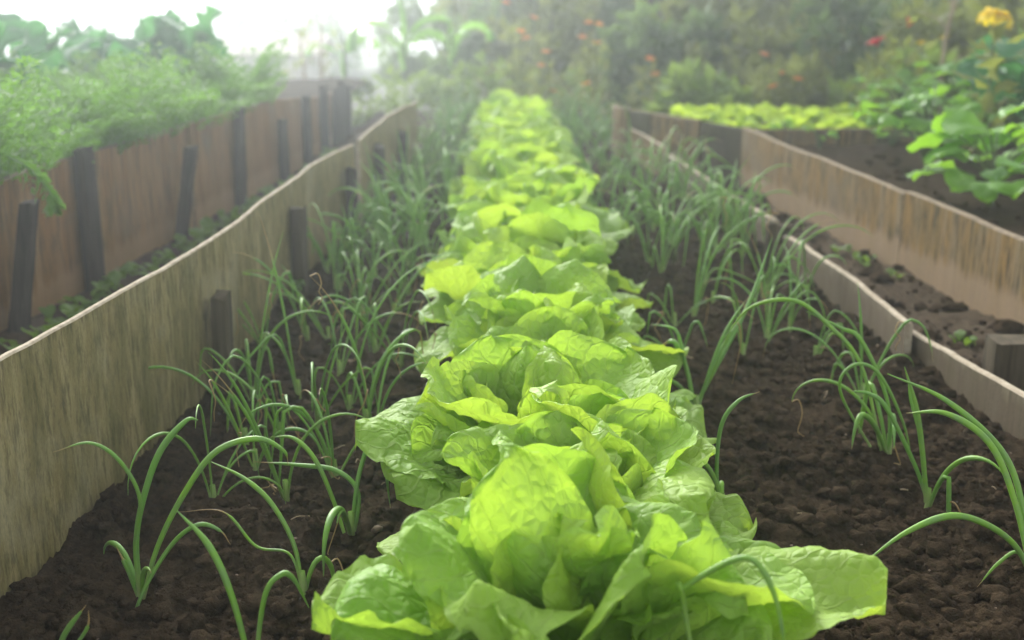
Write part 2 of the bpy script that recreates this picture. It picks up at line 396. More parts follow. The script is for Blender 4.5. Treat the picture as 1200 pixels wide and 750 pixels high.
# clods, straw and grit on the bed
def ico(sub=2):
    import bmesh
    bm = bmesh.new(); bmesh.ops.create_icosphere(bm, subdivisions=sub, radius=1.0)
    v = np.array([q.co[:] for q in bm.verts]); f = np.array([[q.index for q in p.verts] for p in bm.faces]); bm.free(); return v, f
IV2, IF2 = ico(2); IV1, IF1 = ico(1)
def clods(name, n, xy, smin, smax, mat, zf, flat=0.75, kind='stuff', power=4.2, edge=0.0):
    xs, ys = xy(n)
    V_, F_ = [], []
    zz = zf(xs, ys)
    nv_ = 0
    for i in range(n):
        s = smin + (smax - smin) * rng.random() ** power
        IV, IF = (IV2, IF2) if s > 0.004 else (IV1, IF1)
        p = IV * (1 + 0.45 * vnoise(IV[:, 0] * 1.7 + i * 3.1, IV[:, 1] * 1.7, IV[:, 2] * 1.7, seed=i % 97))[:, None]
        p = p * (1 + 0.3 * vnoise(IV[:, 0] * 4.5 + i, IV[:, 1] * 4.5, IV[:, 2] * 4.5, seed=i % 53))[:, None]
        p = p * np.array([1, rng.uniform(0.65, 1.1), flat * rng.uniform(0.7, 1.1)]) * s
        p = rotz(p, rng.random() * 6.28)
        V_.append(p + np.array([xs[i], ys[i], zz[i] + s * rng.uniform(-.1, .25)])); F_.append(IF + nv_); nv_ += len(IV)
    o = obj(name, make_mesh(name, np.vstack(V_), np.vstack(F_), mat, smooth=False)); tag(o, kind=kind); return o
def bed_xy(n):
    ys = 0.7 + 3.6 * rng.random(n) ** 1.7; t = rng.random(n)
    l, r = left_x(ys) + 0.012, right_x(ys) - 0.012
    return l + (r - l) * t, ys
tag(clods('soil_crumbs', 26000, bed_xy, 0.0016, 0.0155, M['clod'], soil_h), 'dark brown crumbs of soil lying all over the bed', 'soil crumbs')
def path_xy(n):
    ys = 1.2 + 3.2 * rng.random(n) ** 1.3; t = rng.random(n); return right_x(ys) + 0.02 + (rbx(ys) - right_x(ys) - 0.04) * t, ys
tag(clods('soil_crumbs', 520, path_xy, 0.004, 0.026, M['clod'], lambda x, y: path_h(x, y) - 0.008), 'loose lumps of earth on the path between the right boards', 'soil crumbs')
def rbed_xy(n):
    ys = 1.7 + 2.6 * rng.random(n); return rbx(ys) + 0.05 + 1.3 * rng.random(n), ys
tag(clods('soil_crumbs', 700, rbed_xy, 0.005, 0.024, M['clod'], lambda x, y: 0.125 + 0.6 * soil_h(x, y) + 0.03 * np.clip(x - 1.2, 0, 2)), 'dark soil crumbs in the raised bed on the right', 'soil crumbs')
def grit_xy(n):
    ys = 0.8 + 1.9 * rng.random(n) ** 1.4; t = rng.random(n); l, r = left_x(ys) + 0.03, right_x(ys) - 0.03
    return l + (r - l) * t, ys
tag(clods('pebbles', 70, grit_xy, 0.0015, 0.007, M['pebble'], lambda x, y: soil_h(x, y) + 0.006), 'small tan and reddish pebbles scattered over the soil', 'pebbles')
mb = MB(); xs, ys = grit_xy(110); zz = soil_h(xs, ys) + 0.008
for i in range(110):
    L = rng.uniform(0.006, 0.03); a = rng.random() * 6.28
    d = np.array([math.cos(a), math.sin(a), rng.uniform(-0.2, 0.35)]) * L
    p0 = np.array([xs[i], ys[i], zz[i]]); q = smooth_path([p0 - d / 2, p0 + np.array([0, 0, L * 0.1]) + rng.normal(0, L * 0.1, 3), p0 + d / 2], 6)
    mb.add(*tube(q, rng.uniform(0.0005, 0.0012), 5))
tag(obj('straw_litter', mb.mesh('straw_litter', M['straw'])), 'dry straw scraps lying on the dark soil', 'straw litter', kind='stuff')

# ------------------------------------------------------------------ boards and posts
def board(name, pts, z0, z1, thick, mats, label, cat, group=None, wob=0.004, seed=0, edge=0.003, lean=0.0, sub=None):
    """one bent board standing on edge along pts; z1 is a list of (y, height)"""
    P = np.array(pts, float); seg = np.r_[0, np.cumsum(np.linalg.norm(np.diff(P, axis=0), axis=1))]
    n = max(6, int(seg[-1] / 0.025)); s = np.linspace(0, seg[-1], n)
    Q = smooth_path(P, 400); sq = np.r_[0, np.cumsum(np.linalg.norm(np.diff(Q, axis=0), axis=1))]; sq *= seg[-1] / sq[-1]
    x, y = np.interp(s, sq, Q[:, 0]), np.interp(s, sq, Q[:, 1])
    x = x + wob * vnoise(s * 1.7, s * 0 + seed, seed=seed + 1)
    tx, ty = np.gradient(x), np.gradient(y); L = np.hypot(tx, ty); nx, ny = -ty / L, tx / L
    zz = np.array(z1, float); top = np.interp(y, zz[:, 0], zz[:, 1]) if len(zz) > 1 and zz[0, 0] < zz[-1, 0] else np.full(n, zz[0, 1])
    top = top + edge * vnoise(s * 5, s * 0, seed=seed + 5) + edge * 0.25 * vnoise(s * 40, s * 0, seed=seed + 6)
    rows = 9; h = thick / 2; b = min(0.003, h * 0.45)
    prof = []                                                # (side offset, height fraction or top inset)
    for k in range(rows): prof.append((h, k / (rows - 1), 0))
    prof[-1] = (h, 1, -b); prof += [(h - b, 1, 0), (-(h - b), 1, 0), (-h, 1, -b)]
    for k in range(rows - 2, -1, -1): prof.append((-h, k / (rows - 1), 0))
    Vv = np.zeros((n, len(prof), 3)); UV = np.zeros((n, len(prof), 2))
    for j, (o, fr, dz) in enumerate(prof):
        z = z0 + (top - z0) * fr + dz
        ln = lean * (z - z0)
        Vv[:, j] = np.stack([x + nx * (o + ln), y + ny * (o + ln), z], 1); UV[:, j, 0] = s + (0 if o > 0 else 3.3); UV[:, j, 1] = z - 0.0
    F = grid_faces(n, len(prof))[:, ::-1]
    fm = np.zeros((n - 1, len(prof) - 1), int); fm[:, rows - 1:rows + 2] = 1
    o0 = np.array([x.mean(), y.mean(), 0.0])
    cap = []
    W = len(prof)
    me_v = Vv.reshape(-1, 3) - o0
    F = F.tolist(); fm = fm.ravel().tolist()
    F.append(list(range(W))); fm.append(1); F.append([(n - 1) * W + j for j in range(W - 1, -1, -1)]); fm.append(1)
    ul = UV.reshape(-1, 2)
    me = bpy.data.meshes.new(name); me.from_pydata(me_v.tolist(), [], F)
    uvl = me.uv_layers.new(name='UVMap'); li = np.empty(len(me.loops), dtype=np.int32); me.loops.foreach_get('vertex_index', li)
    uvl.data.foreach_set('uv', ul[li].astype(np.float32).ravel())
    for m in mats: me.materials.append(m)
    me.polygons.foreach_set('material_index', np.array(fm, dtype=np.int32)); me.polygons.foreach_set('use_smooth', np.ones(len(F), dtype=bool))
    me.set_sharp_from_angle(angle=R(40)); me.update()
    o = obj(name, me, loc=o0); tag(o, label, cat, group); return o

def post(name, base, top, w, t, mat, label, cat, group, seed=0):
    """a rough square stake from base to top (world points)"""
    b, tp = np.array(base, float), np.array(top, float); d = tp - b; n = 12
    v = []
    for i in range(n):
        u = i / (n - 1); c = d * u
        k = 1 - 0.06 * u + 0.05 * vnoise(np.array([u * 5]), np.array([seed * 1.0]), seed=seed)[0]
        for sx, sy in ((1, -1), (1, 1), (-1, 1), (-1, -1)):
            for q in (0, 1):
                ox, oy = sx * w / 2 * k, sy * t / 2 * k
                cx = 0.82 if (q == 0) == (sx * sy < 0) else 1.0; cy = 1.0 if cx < 1 else 0.82
                v.append(c + np.array([ox * cx, oy * cy, 0]))
    v = np.array(v); v[-8:, 2] += rng.normal(0, 0.004, 8)
    F = grid_faces(n, 8, True).tolist() + [list(range((n - 1) * 8, n * 8)), list(range(7, -1, -1))]
    me = make_mesh(name, v, F, mat, smooth=True); me.set_sharp_from_angle(angle=R(30))
    o = obj(name, me, loc=b); tag(o, label, cat, group); return o

be = M['board_edge']; be2 = M['board_edge2']
board('garden_board', LW, -0.05, [(0.6, 0.262), (1.2, 0.262), (2.0, 0.252), (2.8, 0.248), (3.42, 0.25)], 0.010, (M['board_olive'], be),
      'long bent mossy grey board walling the lettuce bed on its left', 'board', wob=0.006, seed=2)
board('garden_board', LW2, -0.05, [(3.5, 0.255), (4.0, 0.275), (4.7, 0.262), (5, 0.25)], 0.010, (M['board_olive'], be),
      'curved grey board continuing the mossy left wall into the mist', 'board', wob=0.006, seed=5)
g = 'stakes holding the left bed board'
for k, (px, pb, dtop, d, w, lab) in enumerate([
    (238, 455, 0.165, 1.97, 0.042, 'short worn brown stake against the mossy left board, nearest the camera'),
    (329, 337, 0.195, 2.70, 0.056, 'square brown stake against the left board, second from the camera'),
    (402, 255, 0.20, 3.30, 0.045, 'stake near the end of the mossy board, third from the camera'),
    (447, 215, 0.215, 3.70, 0.055, 'dark stake at the start of the curved misty board'),
    (478, 190, 0.20, 4.25, 0.05, 'hazy stake inside the curve of the far left board')]):
    x = float(left_x(d)) + 0.0095 + 0.016
    post('stake', (x, d, -0.03), (x + 0.004, d, dtop), 0.03, w, M['stake'] if k < 2 else M['post'], lab, 'stake', g, seed=k)

# low boards on the right of the bed
def rp(y): return (float(right_x(y)) + 0.0, y)
g = 'low boards along the right edge of the lettuce bed'
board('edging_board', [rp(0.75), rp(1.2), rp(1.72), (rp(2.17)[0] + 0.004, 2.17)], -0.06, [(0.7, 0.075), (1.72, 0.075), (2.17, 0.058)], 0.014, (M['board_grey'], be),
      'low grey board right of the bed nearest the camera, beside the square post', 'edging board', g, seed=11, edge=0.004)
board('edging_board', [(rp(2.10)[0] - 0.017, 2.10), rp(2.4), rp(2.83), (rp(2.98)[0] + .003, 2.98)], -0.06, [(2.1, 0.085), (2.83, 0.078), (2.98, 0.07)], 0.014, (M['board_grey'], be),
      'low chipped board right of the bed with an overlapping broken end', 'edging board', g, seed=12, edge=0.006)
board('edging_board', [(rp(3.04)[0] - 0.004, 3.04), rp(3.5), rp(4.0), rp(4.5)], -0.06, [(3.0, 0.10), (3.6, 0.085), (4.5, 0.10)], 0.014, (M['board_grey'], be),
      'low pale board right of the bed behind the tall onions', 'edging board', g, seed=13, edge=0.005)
board('edging_board', [rp(4.53), rp(4.75), rp(4.95), rp(5.08)], -0.06, [(4.5, 0.11), (4.8, 0.13), (5.1, 0.15)], 0.014, (M['board_tan'], be),
      'farthest low edging board right of the bed, fading into mist', 'edging board', g, seed=14, edge=0.004)
q = G(1178, 452)
post('stake', (q[0], q[1], -0.03), (q[0], q[1], 0.085), 0.068, 0.06, M['stake'], 'squat square post on the path by the nearest right board', 'stake', None, seed=21)
q = G(905, 300)
post('stake', (right_x(3.0) - 0.03, 3.0, -0.03), (right_x(3.0) - 0.028, 3.0, 0.10), 0.03, 0.03, M['stake'], 'thin peg where two low boards meet right of the bed', 'stake', None, seed=22)
# right raised bed
g = 'boards of the raised bed on the right'
def rbp(y): return (float(rbx(y)), y)
board('raised_bed_board', [rbp(0.85), rbp(1.5), rbp(2.3), rbp(2.9)], -0.05, [(0.8, 0.185), (2.3, 0.19), (2.9, 0.197)], 0.02, (M['board_tan'], be2),
      'rust streaked tan board of the right raised bed, nearest the camera', 'board', g, seed=31)
board('raised_bed_board', [(rbp(2.905)[0], 2.905), rbp(3.3), rbp(3.8), rbp(4.265)], -0.05, [(2.9, 0.195), (4.27, 0.212)], 0.02, (M['board_tan'], be2),
      'tan board of the right raised bed ending at the dark board', 'board', g, seed=33)
board('raised_bed_board', [(.83, 4.285), (.77, 4.40), (.718, 4.505)], -0.05, [(4.2, 0.205), (4.5, 0.212)], 0.018, (M['board_dark'], M['board_dark']),
      'dark grey board between two tan boards of the right bed', 'board', g, seed=35)
board('raised_bed_board', [(.707, 4.51), (.63, 4.68), (.565, 4.83)], -0.05, [(4.5, 0.215), (4.85, 0.215)], 0.018, (M['board_tan'], be2),
      'hazy tan board of the right bed beside the bright yellow seedlings', 'board', g, seed=36)
board('raised_bed_board', [(.562, 4.836), (.49, 5.0)], -0.05, [(4.8, 0.21), (5.0, 0.215)], 0.018, (M['board_dark'], be2),
      'short dark panel near the far end of the right bed', 'board', g, seed=37)
board('raised_bed_board', [(.486, 5.006), (.455, 5.09), (.45, 5.3)], -0.05, [(5.0, 0.215), (5.3, 0.21)], 0.018, (M['board_tan'], be2),
      'farthest faded board of the right bed at its narrow end', 'board', g, seed=38)
board('raised_bed_board', [(rbx(4.44) + 0.02, 4.44), (1.2, 4.45), (1.9, 4.44)], 0.0, [(0, 0.19)], 0.016, (M['board_tan'], be2),
      'cross board dividing the right bed in front of the yellow seedlings', 'board', g, seed=39)
# left bed wall
g = 'rusty boards walling the carrot bed'
def lbp(y): return (float(lbx(y)), y)
for k, (a, b, lab) in enumerate([(0.7, 2.32, 'rusty brown board under the carrots nearest the camera'), (2.325, 3.40, 'rusty brown board between the thick post and the leaning post of the left path'),
                                 (3.405, 4.6, 'rusty brown board in the middle of the carrot bed wall'), (4.605, 5.2, 'misty brown board of the carrot bed wall before the tall stakes'),
                                 (5.205, 5.8, 'last faint board of the carrot bed wall in the mist')]):
    ys = np.linspace(a, b, 4)
    board('bed_wall_board', [lbp(y) for y in ys], -0.04, [(0.6, 0.305), (3.4, 0.315), (4.4, 0.30), (5.2, 0.25), (7.2, 0.23)], 0.016, (M['board_rust'], be2), lab, 'board', g, seed=50 + k, wob=0.003)
g = 'dark posts along the carrot bed wall'
for k, (y, lean, top, w, lab) in enumerate([
    (2.14, 0.0, 0.30, 0.03, 'dark post at the left frame edge on the carrot bed wall'),
    (2.27, 0.05, 0.275, 0.045, 'dark post leaning away from the rusty boards, left of the thick post'),
    (2.66, 0.0, 0.335, 0.07, 'thick upright dark post on the carrot bed wall'),
    (3.20, 0.05, 0.27, 0.045, 'thin slanting post between thick post and misty posts'),
    (3.80, 0.01, 0.325, 0.045, 'upright dark post past the slanting one on the left path'),
    (4.38, 0.0, 0.23, 0.05, 'short dark stake halfway along the carrot bed wall'),
    (4.80, 0.0, 0.285, 0.05, 'greyish post before the tall misty stakes'),
    (5.16, 0.0, 0.30, 0.06, 'tallest misty stake rising above the carrot bed wall'),
    (5.4, 0.01, 0.27, 0.05, 'second tall misty stake of the carrot bed wall'),
    (5.58, 0.0, 0.29, 0.055, 'third tall misty stake of the carrot bed wall'),
    (5.77, 0.0, 0.26, 0.055, 'farthest faint stake of the carrot bed wall')]):
    x = float(lbx(y)) + 0.008 + 0.016 + 0.004
    post('post', (x, y, -0.03), (x + lean, y + lean * .3, top), 0.03, w, M['post'], lab, 'post', g, seed=60 + k)

# ------------------------------------------------------------------ leaves with a midrib
def leaf_grid(L, W, th0, th1, nu, nv, cup=0.5, ruff=0.01, refl=0.0, blister=0.003, seed=0, bendp=1.3, base=0.28, lobes=0.0, tipc=4.0, ruf_f=1.0, fold=0.0):
    """x outwards, z up; returns grid verts (nu*nv,3), uv, faces"""
    t = np.linspace(0, 1, nu); u = 1 - (1 - t) ** 1.35
    th = th0 + (th1 - th0) * u ** bendp
    du = np.diff(u, prepend=0) * L
    x, z = np.cumsum(np.cos(th) * du), np.cumsum(np.sin(th) * du)
    wf = (base * (1 - u) ** 1.5 + 1.12 * np.sin(np.clip(u, 0, 1) ** 1.15 * PI * 0.62) ** 1.25) * np.sqrt(np.clip(1 - u ** tipc, 0, 1))
    wf = wf / wf.max() * W
    v = np.linspace(-1, 1, nv)
    U, Vg = np.meshgrid(u, v, indexing='ij'); Wd = np.repeat(wf[:, None], nv, 1)
    e = np.abs(Vg)
    Wd = Wd * (1 + (0.10 + lobes) * vnoise(U * 5.2 * (1 + 2 * lobes) + seed, np.sign(Vg) * 3.0, seed=seed + 1) * e ** 2)
    a = Vg * cup
    yl = Wd * np.sin(a) / max(cup, 1e-3); nn = Wd * (1 - np.cos(a)) / max(cup, 1e-3)
    s = U * L
    # margin waves, different on each side
    side = np.where(Vg > 0, 1.0, 2.0)
    wave = 1.5 * vnoise(s / 0.055 + 3.3, side * 5.7, seed=seed + 9) + vnoise(s / 0.028 * ruf_f, side * 7.3, seed=seed + 2) + 0.55 * vnoise(s / 0.013 * ruf_f, side * 3.1, seed=seed + 3)
    nn = nn + ruff * e ** 2.4 * wave - refl * Wd * e ** 3.2
    # tip waves
    nn = nn + ruff * 0.8 * np.clip((U - 0.72) / 0.28, 0, 1) ** 2 * vnoise(yl / 0.03, yl * 0, seed=seed + 4)
    # quilted blade: puffed cells between sunken veins
    bil = np.abs(vnoise(s / 0.021, yl / 0.021, seed=seed + 5)); bil2 = np.abs(vnoise(s / 0.010, yl / 0.010, seed=seed + 6))
    ph = s / 0.024 - e * 1.9; veins = np.exp(-((ph - np.round(ph)) / 0.16) ** 2)
    nn = nn + blister * (1.5 * bil + 0.6 * bil2) * np.clip(U * 3, 0, 1) - blister * 0.7 * veins * np.clip(e * 4, 0, 1)
    nn = nn - blister * 0.9 * np.exp(-(yl / 0.005) ** 2)
    nn = nn + 0.10 * L * vnoise(U * 2.0, Vg * 1.2 + 5, seed=seed + 7) * np.clip(U * 2, 0, 1)
    if fold: nn = nn + fold * np.abs(yl)
    T = np.stack([np.cos(th), np.zeros(nu), np.sin(th)], 1); N = np.stack([-np.sin(th), np.zeros(nu), np.cos(th)], 1)
    yc = 0.05 * L * np.sin(U * 2.5 + seed) * U
    P = np.stack([np.repeat(x[:, None], nv, 1), np.zeros_like(U), np.repeat(z[:, None], nv, 1)], -1)
    P = P + nn[..., None] * N[:, None, :] + np.stack([np.zeros_like(U), yl + yc, np.zeros_like(U)], -1)
    return P.reshape(-1, 3), np.stack([U, Vg * 0.5 + 0.5], -1).reshape(-1, 2), grid_faces(nu, nv)

def roll_x(v, a, pivot=None):
    c, s = math.cos(a), math.sin(a)
    return np.stack([v[:, 0], v[:, 1] * c - v[:, 2] * s, v[:, 1] * s + v[:, 2] * c], 1)

ORD = 'first second third fourth fifth sixth seventh eighth ninth tenth eleventh twelfth thirteenth fourteenth fifteenth sixteenth seventeenth eighteenth nineteenth twentieth twenty-first twenty-second twenty-third twenty-fourth twenty-fifth twenty-sixth twenty-seventh twenty-eighth twenty-ninth thirtieth'.split()

def lettuce(x, y, seed, label, size=1.0, res=1.0, extra=()):
    r = random.Random(seed)
    zb = 0.012
    root = thing('lettuce', (x, y, zb), label, 'lettuce', 'lettuces in the middle row')
    spec = []
    a0 = r.random() * 6.28
    for k in range(7):      # outer leaves, lying out
        spec.append((a0 + k * 6.28 / 7 + r.uniform(-.3, .3), r.uniform(.195, .25), r.uniform(.085, .108), R(r.uniform(36, 62)), R(r.uniform(-40, 4)), r.uniform(.2, .7), r.uniform(.05, .4), 0.0, .016))
    a0 += 0.4
    for k in range(8):      # middle leaves, half upright
        spec.append((a0 + k * 6.28 / 8 + r.uniform(-.35, .35), r.uniform(.195, .245), r.uniform(.078, .108), R(r.uniform(58, 86)), R(r.uniform(0, 62)), r.uniform(.35, 1.0), r.uniform(-.05, .45), r.uniform(0, .4), .020))
    a0 += 0.5
    for k in range(7):      # heart leaves, upright, curling in
        spec.append((a0 + k * 6.28 / 7 + r.uniform(-.4, .4), r.uniform(.15, .205), r.uniform(.055, .08), R(r.uniform(74, 98)), R(r.uniform(40, 115)), r.uniform(.6, 1.4), r.uniform(-.1, .3), r.uniform(.4, 1.0), .018))
    for k in range(9):      # small curled leaves between the others
        spec.append((r.random() * 6.28, r.uniform(.13, .21), r.uniform(.045, .07), R(r.uniform(60, 92)), R(r.uniform(0, 90)), r.uniform(.5, 1.6), r.uniform(-.2, .5), r.uniform(0, .6), r.uniform(.01, .06)))
    spec += list(extra)
    for i, (az, L, W, t0, t1, cup, refl, yng, ro) in enumerate(spec):
        L, W, ro = L * size, W * size, ro * size
        v, uv, f = leaf_grid(L, W, t0, t1, int(36 * res), int(34 * res), cup, r.uniform(.007, .0145) * size, refl, 0.0027, seed * 31 + i * 7, 1.35)
        v = roll_x(v, r.uniform(-.34, .34)); v[:, 0] += ro
        v = rotz(v, az)
        v[:, 2] = np.where(v[:, 2] < 0.004, 0.004 + (v[:, 2] - 0.004) * 0.15, v[:, 2])
        me = make_mesh('leaf', v, f, M['lettuce'], uv, attr={'shade': np.full(len(v), yng)})
        obj('leaf', me, root)
    return root

heads = []
yy, k = 1.0, 0
while yy < 6.15:
    heads.append((0.04 + (0.012 if k == 0 else 0.022 * math.sin(k * 2.3)) - 0.035 * max(0, (yy - 3.5) / 2.6), yy)); yy += 0.215 + 0.015 * math.sin(k * 1.9); k += 1
FEAT = {0: 'big pale lettuce at the front of the row with a leaf flopped to the right', 1: 'second lettuce in the row with bright yellow-green leaves at its right',
        2: 'third lettuce in the row, broad folded leaf across its front'}
for k, (x, y) in enumerate(heads):
    ex = []
    if k == 0:
        ex = [(R(-9), .285, .080, R(42), R(0), .35, .15, 0.1, .02),          # the long leaf flopped out to the right
              (R(52), .235, .085, R(84), R(42), .5, .1, 0.9, .015),
              (R(-75), .255, .06, R(94), R(84), .9, .25, .0, .03), (R(-30), .20, .075, R(70), R(40), .8, .3, .1, .03), (R(235), .21, .07, R(75), R(20), 1.0, .2, .1, .03),
              (R(200), .24, .085, R(48), R(8), .7, .1, .1, .02)]
    lab = FEAT.get(k, f'light green lettuce, {ORD[k]} from the camera along the middle row')
    if k in (1, 2, 3): x += .022
    lettuce(x, y, (100 if k != 2 else 160) + k, lab, size=1.0 + 0.06 * math.sin(k * 3.7) + (0.05 if k == 0 else 0), res=1.5 if k < 3 else (1.15 if k < 7 else 0.7), extra=ex)

# ------------------------------------------------------------------ spring onions
def onion_path(r, L, az, lean, droop, kink=None, n=22):
    p = np.zeros(3); pts = [p.copy()]; ang = PI / 2 - lean; ds = L / (n - 1); a = az
    for i in range(n - 1):
        u = i / (n - 1)
        ang -= droop * (0.25 + 2.2 * u ** 1.6) / n
        if kink and abs(u - kink[0]) < 0.5 / (n - 1) * 1.01: ang -= kink[1]
        elif kink and abs(u - kink[0]) < 1.6 / (n - 1): ang -= kink[1] * 0.4
        ang = max(ang, -1.45); a += 0.25 * (r.random() - .5) / 3
        p = p + ds * np.array([math.cos(a) * math.cos(ang), math.sin(a) * math.cos(ang), math.sin(ang)]); pts.append(p.copy())
    P = np.array(pts); P[:, 2] = np.maximum(P[:, 2], 0.006)
    return P

def onion_leaf(path, rad, dry, parent, k=8):
    n = len(path); u = np.linspace(0, 1, n)
    rr = rad * (0.80 + 0.35 * np.sin(u * PI * 0.8)) * np.clip((1.02 - u) / 0.35, 0.10, 1) ** 0.75
    rr = np.where(u > 1 - dry, rr * 0.55, rr)
    v, f, uv = tube(path, rr, k)
    att = np.clip((u - (1 - dry)) / 0.05 + 0.0, 0, 1) if dry > 0 else np.zeros(n)
    me = make_mesh('leaf', v, f, M['onion'], uv, attr={'shade': np.repeat(att, k)})
    return obj('leaf', me, parent)

def onion(x, y, seed, label, group, n=6, h=0.25, hero=None, side=None, rad=0.0032):
    r = random.Random(seed)
    z = float(soil_h(np.array([x]), np.array([y]))[0]) - 0.004
    root = thing('spring_onion', (x, y, z), label, 'spring onion', group)
    # pale sheath where the leaves come together
    sh = smooth_path([(0, 0, -0.01), (0.001, 0, 0.015), (0.0, 0.001, 0.032)], 8)
    v, f, uv = tube(sh, np.linspace(0.0046, 0.0036, 8), 9)
    obj('sheath', make_mesh('sheath', v, f, M['onion'], np.stack([uv[:, 0] * 0.05, uv[:, 1]], 1), attr={'shade': np.zeros(len(v))}), root)
    if hero:
        for pts, dry, rd in hero:
            P = smooth_path(np.array(pts) - np.array([x, y, z]), 34); onion_leaf(P, rd * .85, dry, root)
    for i in range(n):
        L = h * r.uniform(.6, 1.25); az = r.random() * 6.28 if side is None else side + r.gauss(0, 1.1)
        kink = (r.uniform(.4, .75), r.uniform(.6, 1.9)) if r.random() < .42 else None
        P = onion_path(r, L, az, abs(r.gauss(0.2, .2)), r.uniform(.2, 3.2), kink)
        P = P + np.array([math.cos(az), math.sin(az), 0]) * 0.0025
        onion_leaf(P, rad * r.uniform(.75, 1.2), r.choice([0, 0, .04, .08, .14, .28]), root)
        if y < 2.6 and r.random() < .38:      # a withered end hanging from the leaf
            a = P[-1 if r.random() < .6 else 13]; q = [a, a + np.array([r.uniform(-.012, .012), r.uniform(-.01, .01), .002])]
            for _ in range(4): q.append(q[-1] + np.array([r.uniform(-.010, .010), r.uniform(-.008, .008), -r.uniform(.006, .02)]))
            q = np.array(q); q[:, 2] = np.maximum(q[:, 2], .008); q = smooth_path(q, 16)
            v, f, uv = tube(q, np.linspace(.0011, .0005, 16), 5)
            obj('withered_tip', make_mesh('withered_tip', v, f, M['onion'], uv + 0.3, attr={'shade': np.full(len(v), 1.0)}), root)
    return root

def hero_leaf(y, pts, dry=0.0, rad=0.0033, dy=0.0):
    return ([V(a, b, y + dy * i / (len(pts) - 1)) for i, (a, b) in enumerate(pts)], dry, rad)

OL, OR_ = 'spring onions along the left of the lettuces', 'spring onions along the right of the lettuces'
onions = []   # (x, y, group-side)
b = G(165, 700); y0 = b[1]
onion(b[0], b[1], 1, 'front left spring onion with one leaf arching towards the mossy board', OL, 2, 0.12, [
    hero_leaf(y0, [(163, 700), (158, 640), (164, 585), (140, 540), (105, 519), (62, 530)], 0.1, 0.0024, -0.05),
    hero_leaf(y0, [(165, 700), (160, 630), (172, 570), (190, 525), (218, 493), (232, 492)], 0, 0.0038, 0.03),
    hero_leaf(y0, [(168, 700), (185, 640), (215, 580), (252, 530), (300, 514), (332, 528), (338, 545)], 0.12, 0.0036, 0.05),
    hero_leaf(y0, [(162, 700), (150, 668), (136, 640)], 0.3, 0.0028),
    ([V(150, 760, y0 - .03), V(165, 700, y0 - .02), V(200, 640, y0), V(232, 615, y0), V(258, 622, y0), V(270, 638, y0)], 0.2, 0.0027)])
b = G(300, 800); y0 = b[1]
onion(b[0], b[1], 2, 'spring onion at the bottom left with a stiff leaf leaning left', OL, 1, 0.08, [
    hero_leaf(y0, [(296, 790), (272, 700), (245, 640), (207, 598)], 0.0, 0.0036, 0.05),
    hero_leaf(y0, [(298, 790), (310, 700), (330, 673), (345, 680), (362, 712)], 0.0, 0.0030, 0.03)])
b = G(60, 790); y0 = b[1]
onion(b[0], b[1], 3, 'cropped spring onion stub at the bottom left corner', OL, 0, 0.08, [
    hero_leaf(y0, [(60, 790), (75, 745), (101, 709)], 0.12, 0.0030), hero_leaf(y0, [(62, 790), (100, 740), (104, 715)], 0.4, 0.002)])
b = G(355, 702); y0 = b[1]
onion(b[0], b[1], 4, 'spring onion left of the front lettuce with a long arching leaf', OL, 1, 0.14, [
    hero_leaf(y0, [(355, 700), (345, 640), (318, 590), (285, 560), (247, 541)], 0.0, 0.0030, 0.08),
    hero_leaf(y0, [(356, 700), (340, 650), (300, 640), (262, 600), (210, 600)], 0.3, 0.0018, 0.08)])
b = G(412, 640); y0 = b[1]
onion(b[0], b[1], 5, 'spring onion with pale-tipped leaf beside the second lettuce on its left', OL, 3, 0.20, [
    hero_leaf(y0, [(408, 640), (392, 590), (370, 540), (345, 514), (318, 512)], 0.05, 0.0030, 0.05),
    hero_leaf(y0, [(412, 640), (420, 580), (395, 552), (350, 545), (297, 541)], 0.12, 0.0032, 0.05)])
b = G(1087, 588); y0 = b[1]
onion(b[0], b[1], 6, 'right spring onion with a leaf bent far to the right, nearest the path', OR_, 2, 0.16, [
    hero_leaf(y0, [(1085, 588), (1082, 540), (1074, 480), (1060, 430)], 0, 0.0040),
    hero_leaf(y0, [(1087, 588), (1072, 545), (1040, 480), (1020, 462), (995, 458)], 0.06, 0.0034, 0.04),
    hero_leaf(y0, [(1088, 588), (1080, 520), (1068, 470), (1064, 440)], 0.0, 0.0024, 0.03)])
b = G(1215, 690); y0 = b[1]
onion(b[0], b[1], 7, 'spring onion at the right edge with leaves arching back into the picture', OR_, 1, 0.16, [
    hero_leaf(y0, [(1215, 690), (1190, 640), (1150, 612), (1110, 605), (1060, 625), (1012, 660)], 0.0, 0.0040, -0.05),
    hero_leaf(y0, [(1212, 690), (1190, 590), (1160, 520), (1110, 485), (1062, 484)], 0.05, 0.0042, 0.12),
    hero_leaf(y0, [(1214, 690), (1200, 600), (1175, 530), (1110, 470), (1040, 438)], 0.0, 0.0040, 0.14),
    hero_leaf(y0, [(1216, 690), (1195, 648), (1170, 660), (1145, 688)], 0.1, 0.0022, 0.0)])
b = G(745, 775); y0 = b[1]
onion(0.175, 0.92, 8, 'spring onion leaf looped over the front lettuce on its right', OR_, 0, 0.16, [
    ([np.array([0.175, 0.92, 0.0]), V(800, 700, 0.90), V(800, 690, 0.90), V(850, 660, 0.89), V(882, 656, 0.88), V(905, 690, 0.87), V(917, 740, 0.86), V(920, 780, 0.86)], 0.0, 0.0029)])
b = G(815, 480); y0 = b[1]
